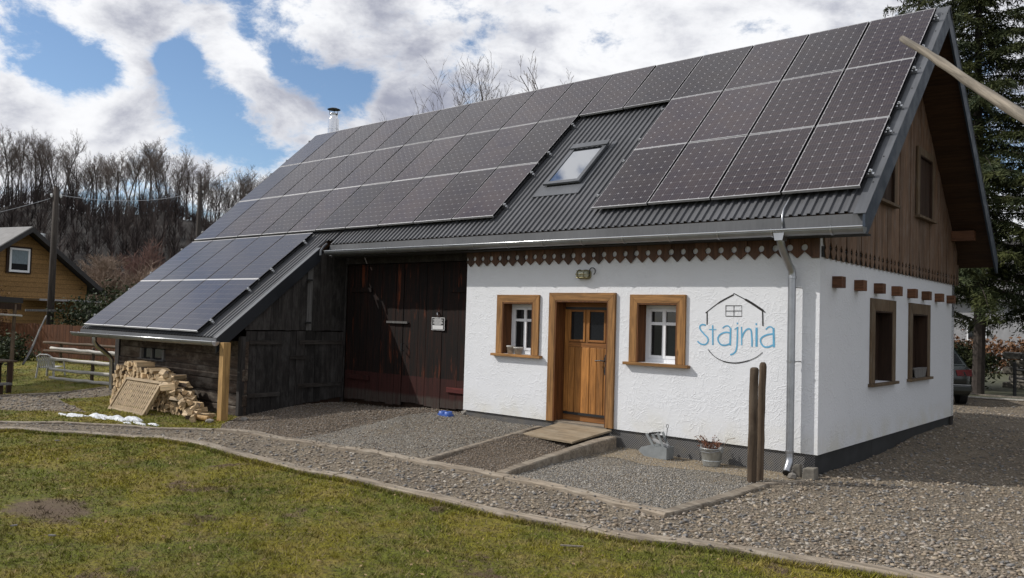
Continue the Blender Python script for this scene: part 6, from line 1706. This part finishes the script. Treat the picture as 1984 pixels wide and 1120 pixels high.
for sx, mt in ((-1, 'tile_grey'), (1, 'tile_dark')):  # sunlit left slope paler, shaded right slope darker: light put into the colours
    u1 = sx * 3.75
    MB().hexa([npt(0, .02, 5.10), npt(u1, .02, rz(u1)), npt(u1, -9.5, rz(u1)), npt(0, -9.5, 5.10), npt(0, .02, 5.22), npt(u1, .02, rz(u1) + .10), npt(u1, -9.5, rz(u1) + .10), npt(0, -9.5, 5.22)]).build('roof', M[mt], nh)
    MB().hexa([npt(0, .03, 4.98), npt(u1, .03, rz(u1) - .16), npt(u1, .08, rz(u1) - .16), npt(0, .08, 4.98), npt(0, .03, 5.20), npt(u1, .03, rz(u1) + .08), npt(u1, .08, rz(u1) + .08), npt(0, .08, 5.20)]).build('bargeboard', M['tile_dark'], nh)
nw = nbox('window', -.72, .36, -.5, -.44, 3.22, 4.36, M['shutter'])
for (a, b, c, d) in ((-.62, -.54, 3.27, 4.28), (.18, .26, 3.27, 4.28), (-.54, .18, 3.27, 3.36), (-.54, .18, 4.20, 4.28)): nbox('frame_bar', a, b, -.438, -.40, c, d, M['pvc'], nw)
nbox('pane', -.53, .17, -.436, -.42, 3.37, 3.62, M['glass'], nw); nbox('curtain', -.53, .17, -.436, -.42, 3.625, 4.19, M['curtain'], nw)
cb = nbox('chimney', 2.2, 2.75, -3.3, -2.8, 3.0, 4.55, M['concrete'])
MB().tube([npt(2.48, -3.05, 4.5), npt(2.48, -3.05, 5.25)], .22, 12).build('flue', M['alu'], cb)
nbox('porch_roof', .0, 3.2, -.45, .7, 2.10, 2.18, M['zinc'])
# utility poles
def upole(x, y, h, label, arm):
    p = thing('utility_pole', label, 'pole', (x, y, -.2), 'utility poles')
    MB().tube([(x, y, -.3), (x, y, h * .5), (x, y, h)], [.135, .12, .10], 14).build('shaft', M['util'], p, smooth=True)
    MB().bar((x - .06, y - .19, h - .45), (x + .06, y + .19, h - .45), .06, .06).build('crossarm', M['util'], p)
    for s in (-1, 1):
        MB().lathe([(.0, .16), (.035, .15), (.05, .08), (.03, .03), (.015, 0)], (x + s * .05, y + s * .15, h - .42), 8).build('insulator', M['pvc'], p)
    return p
u1_ = upole(-30.2, 1.95, 6.5, 'dark wooden utility pole in front of the yellow house', 1)
MB().bar((-30.0, 1.0, 1.70), (-29.95, 2.35, 1.72), .06, .08).build('cross_board', M['grey_board'], u1_)
box('base_block', M['concrete'], u1_, -30.1, -29.85, 1.45, 1.7, -.3, .75)
upole(-38.5, 12.3, 8.75, 'utility pole standing against the wooded hill', 0)
def wire(a, b, sag, label, r=.018):
    a = Vector(a); b = Vector(b); pts = [a.lerp(b, i / 16) - Vector((0, 0, sag * 4 * (i / 16) * (1 - i / 16))) for i in range(17)]
    tag(MB().tube(pts, r, 5, False).build('power_line', M['zinc']), label, 'cable', 'overhead wires')
wire((-38.5, 12.4, 7.35), (-14, 33, 8.6), .5, 'pale wire running right from the hillside pole behind the roof')
wire((-30.2, 2.1, 6.2), (-38.5, 12.2, 8.4), .35, 'thin wire between the two utility poles', .010)
wire((-30.2, 1.9, 6.1), (-38, -3, 4.6), .3, 'thin wire from the near pole to the yellow house', .010)
for i, (z0, z1, lb) in enumerate(((10.1, 12.6, 'topmost wire crossing the spruces'), (8.9, 11.6, 'second wire from the top crossing the spruces'), (8.45, 11.2, 'middle wire crossing the spruces'), (8.2, 10.5, 'fourth wire from the top crossing the spruces'), (6.9, 9.3, 'lowest wire crossing the spruces'))):
    wire((-25, 17.4, z0), (8, 24.6, z1), .05, lb, .013)
# brown plank fence
bf = thing('plank_fence', 'red-brown board fence behind the log rails', 'fence', (-27, 2, -.2))
fa, fb = Vector((-31.5, .2, 0)), Vector((-20.5, 3.6, 0)); L = (fb - fa).length; d = (fb - fa) / L; n_ = int(L / .16); rg = random.Random(2)
for i in range(n_):
    p = fa + d * (i * .16); q = p + d * .15; nrm = Vector((-d.y, d.x, 0)) * .02; z1 = 1.22 + rg.uniform(-.02, .02)
    MB().hexa([p + Vector((0, 0, -.15)), q + Vector((0, 0, -.15)), q + nrm + Vector((0, 0, -.15)), p + nrm + Vector((0, 0, -.15)), p + Vector((0, 0, z1)), q + Vector((0, 0, z1)), q + nrm + Vector((0, 0, z1)), p + nrm + Vector((0, 0, z1))]).build('board', M['fence_red'], bf)
# log rail fences
def zlog(name, par, a, b, r, mat, seed):
    rg = random.Random(seed); a = Vector(a); b = Vector(b); dv = b - a; L = dv.length; q = dv.normalized().to_track_quat('Z', 'Y'); mb = MB()
    mb.tube([(rg.uniform(-.012, .012), rg.uniform(-.012, .012), L * i / 10) for i in range(11)], [r * (1 - .25 * i / 10) * rg.uniform(.9, 1.1) for i in range(11)], 9)
    o = mb.build(name, mat, None, origin=(0, 0, 0), smooth=True); WO.pop(o); o.parent = par; o.location = a - WO[par]; o.rotation_euler = q.to_euler(); return o
rf = thing('log_rail_fence', 'whitish peeled-log rail fence beside the plastic chair', 'fence', (-19.5, -1.2, -.15))
fL, fR = Vector((-19.25, -1.98, 0)), Vector((-16.5, -1.22, 0))
for i, (zl_, zr_) in enumerate(((.78, .73), (.51, .46), (.24, .21), (.02, -.02))):
    zlog('rail', rf, fR + Vector((0, 0, zr_)), fL + Vector((0, 0, zl_)), .048, M['rail_white'], 50 + i)
for t in (.52,):
    p = fL.lerp(fR, t); zlog('post', rf, p + Vector((-.05, .1, -.25)), p + Vector((-.05, .1, .85)), .05, M['post_old'], 60)
rf2 = thing('log_rail_fence', 'dull brown rail fence behind the whitish log rails', 'fence', (-23, .6, -.15))
for i, z in enumerate((.62, .34, .06)):
    zlog('rail', rf2, (-18.6, 2.0, z), (-25.8, .2, z + .06), .055, M['post_old'], 70 + i)
for i, t in enumerate((.1, .5, .9)):
    zlog('post', rf2, (-18.6 - 7.2 * t, 2.0 - 1.8 * t + .08, -.3), (-18.6 - 7.2 * t, 2.0 - 1.8 * t + .08, .70), .06, M['post_old'], 80 + i)
tag(MB().lathe([(.0, 0), (.11, .0), (.15, .26), (.14, .26), (.0, .22)], (-19.2, .35, -.18), 18).build('tub', plain('teal_plastic', (.02, .13, .20), .5, .1, 5, 0), smooth=True), 'teal blue tub on the ground behind the rails', 'tub')
# white plastic garden chair
ch_ = thing('garden_chair', 'white plastic garden chair on the far grass by the log rails', 'chair', (-20.37, -1.56, -.15))
q0 = Vector((-20.37, -1.56, -.15)); ca = R(35)
def cp(x, y, z): return q0 + Vector((x * math.cos(ca) - y * math.sin(ca), x * math.sin(ca) + y * math.cos(ca), z))
def cbar(nm, a, b, w, h): MB().bar(cp(*a), cp(*b), w, h).build(nm, M['plastic_white'], ch_)
for (x, y, dx, dy) in ((.27, .25, .05, .04), (-.27, .25, -.05, .04), (.25, -.22, .05, -.05), (-.25, -.22, -.05, -.05)):
    cbar('leg', (x + dx, y + dy, 0), (x, y, .62 if y > 0 else .62), .06, .045)
MB().hexa([cp(-.25, -.22, .40), cp(.25, -.22, .40), cp(.25, .24, .43), cp(-.25, .24, .43), cp(-.25, -.22, .425), cp(.25, -.22, .425), cp(.25, .24, .455), cp(-.25, .24, .455)]).build('seat', M['plastic_white'], ch_)
for s in (-1, 1): cbar('armrest', (s * .29, .27, .63), (s * .28, -.25, .65), .06, .025)
for i in range(7):
    x = -.21 + .07 * i; cbar('back_slat', (x, -.22, .43), (x * 1.1, -.34, .80 - .06 * abs(i - 3) / 3), .045, .018)
MB().tube([cp(-.26, -.26, .62), cp(-.25, -.33, .76), cp(-.12, -.35, .83), cp(.12, -.35, .83), cp(.25, -.33, .76), cp(.26, -.26, .62)], .025, 8).build('back_rim', M['plastic_white'], ch_)
ch_.scale = (.86, .86, .86)
# garden shelter and table at the far left edge
gs = thing('garden_shelter', 'dark roofed garden shelter cut by the left edge', 'shelter', (-19.6, -3.6, -.15))
MB().hexa([(-21.0, -5.4, 2.02), (-18.4, -5.0, 2.02), (-19.1, -2.75, 1.93), (-21.5, -3.2, 1.93), (-21.0, -5.4, 2.14), (-18.4, -5.0, 2.14), (-19.1, -2.75, 2.07), (-21.5, -3.2, 2.07)]).build('roof', M['tile_dark'], gs)
MB().bar((-18.45, -5.0, 1.92), (-19.12, -2.8, 1.84), .08, .16).build('beam', M['shutter'], gs)
for p in ((-19.1, -2.95), (-21.3, -3.3)):
    zlog('post', gs, (p[0], p[1], -.2), (p[0] + .02, p[1], 1.9), .055, M['post_old'], 90)
zlog('rail', gs, (-18.62, -4.6, 1.66), (-19.05, -2.78, 1.62), .035, M['rail_white'], 92)
zlog('brace', gs, (-18.95, -2.72, .40), (-21.6, -1.28, 1.6), .028, M['grey_board'], 93)
tbm = thing('garden_table', 'dark wooden table in front of the garden shelter', 'table', (-17.6, -4.2, -.15))
for i in range(5): MB().bar((-16.95 - .02 * i, -6.0 + .0 * i, .58), (-17.35 - .15 * i, -3.42 - .02 * i, .58), .12, .04).build('top_board', M['post_old'], tbm)
for (x, y) in ((-17.35, -3.55), (-17.9, -3.6)):
    MB().bar((x, y, -.15), (x, y, .555), .09, .09, (0, 1, 0)).build('leg', M['shutter'], tbm)
bn = thing('garden_bench', 'low weathered bench beside the garden table', 'bench', (-17.0, -4.4, -.15))
MB().bar((-16.75, -6.0, .08), (-17.15, -3.6, .08), .22, .045).build('seat', M['grey_board'], bn)
for y in (-5.2, -3.8): MB().bar((-17.12, y, -.15), (-17.12, y, .055), .08, .1, (0, 1, 0)).build('leg', M['shutter'], bn)
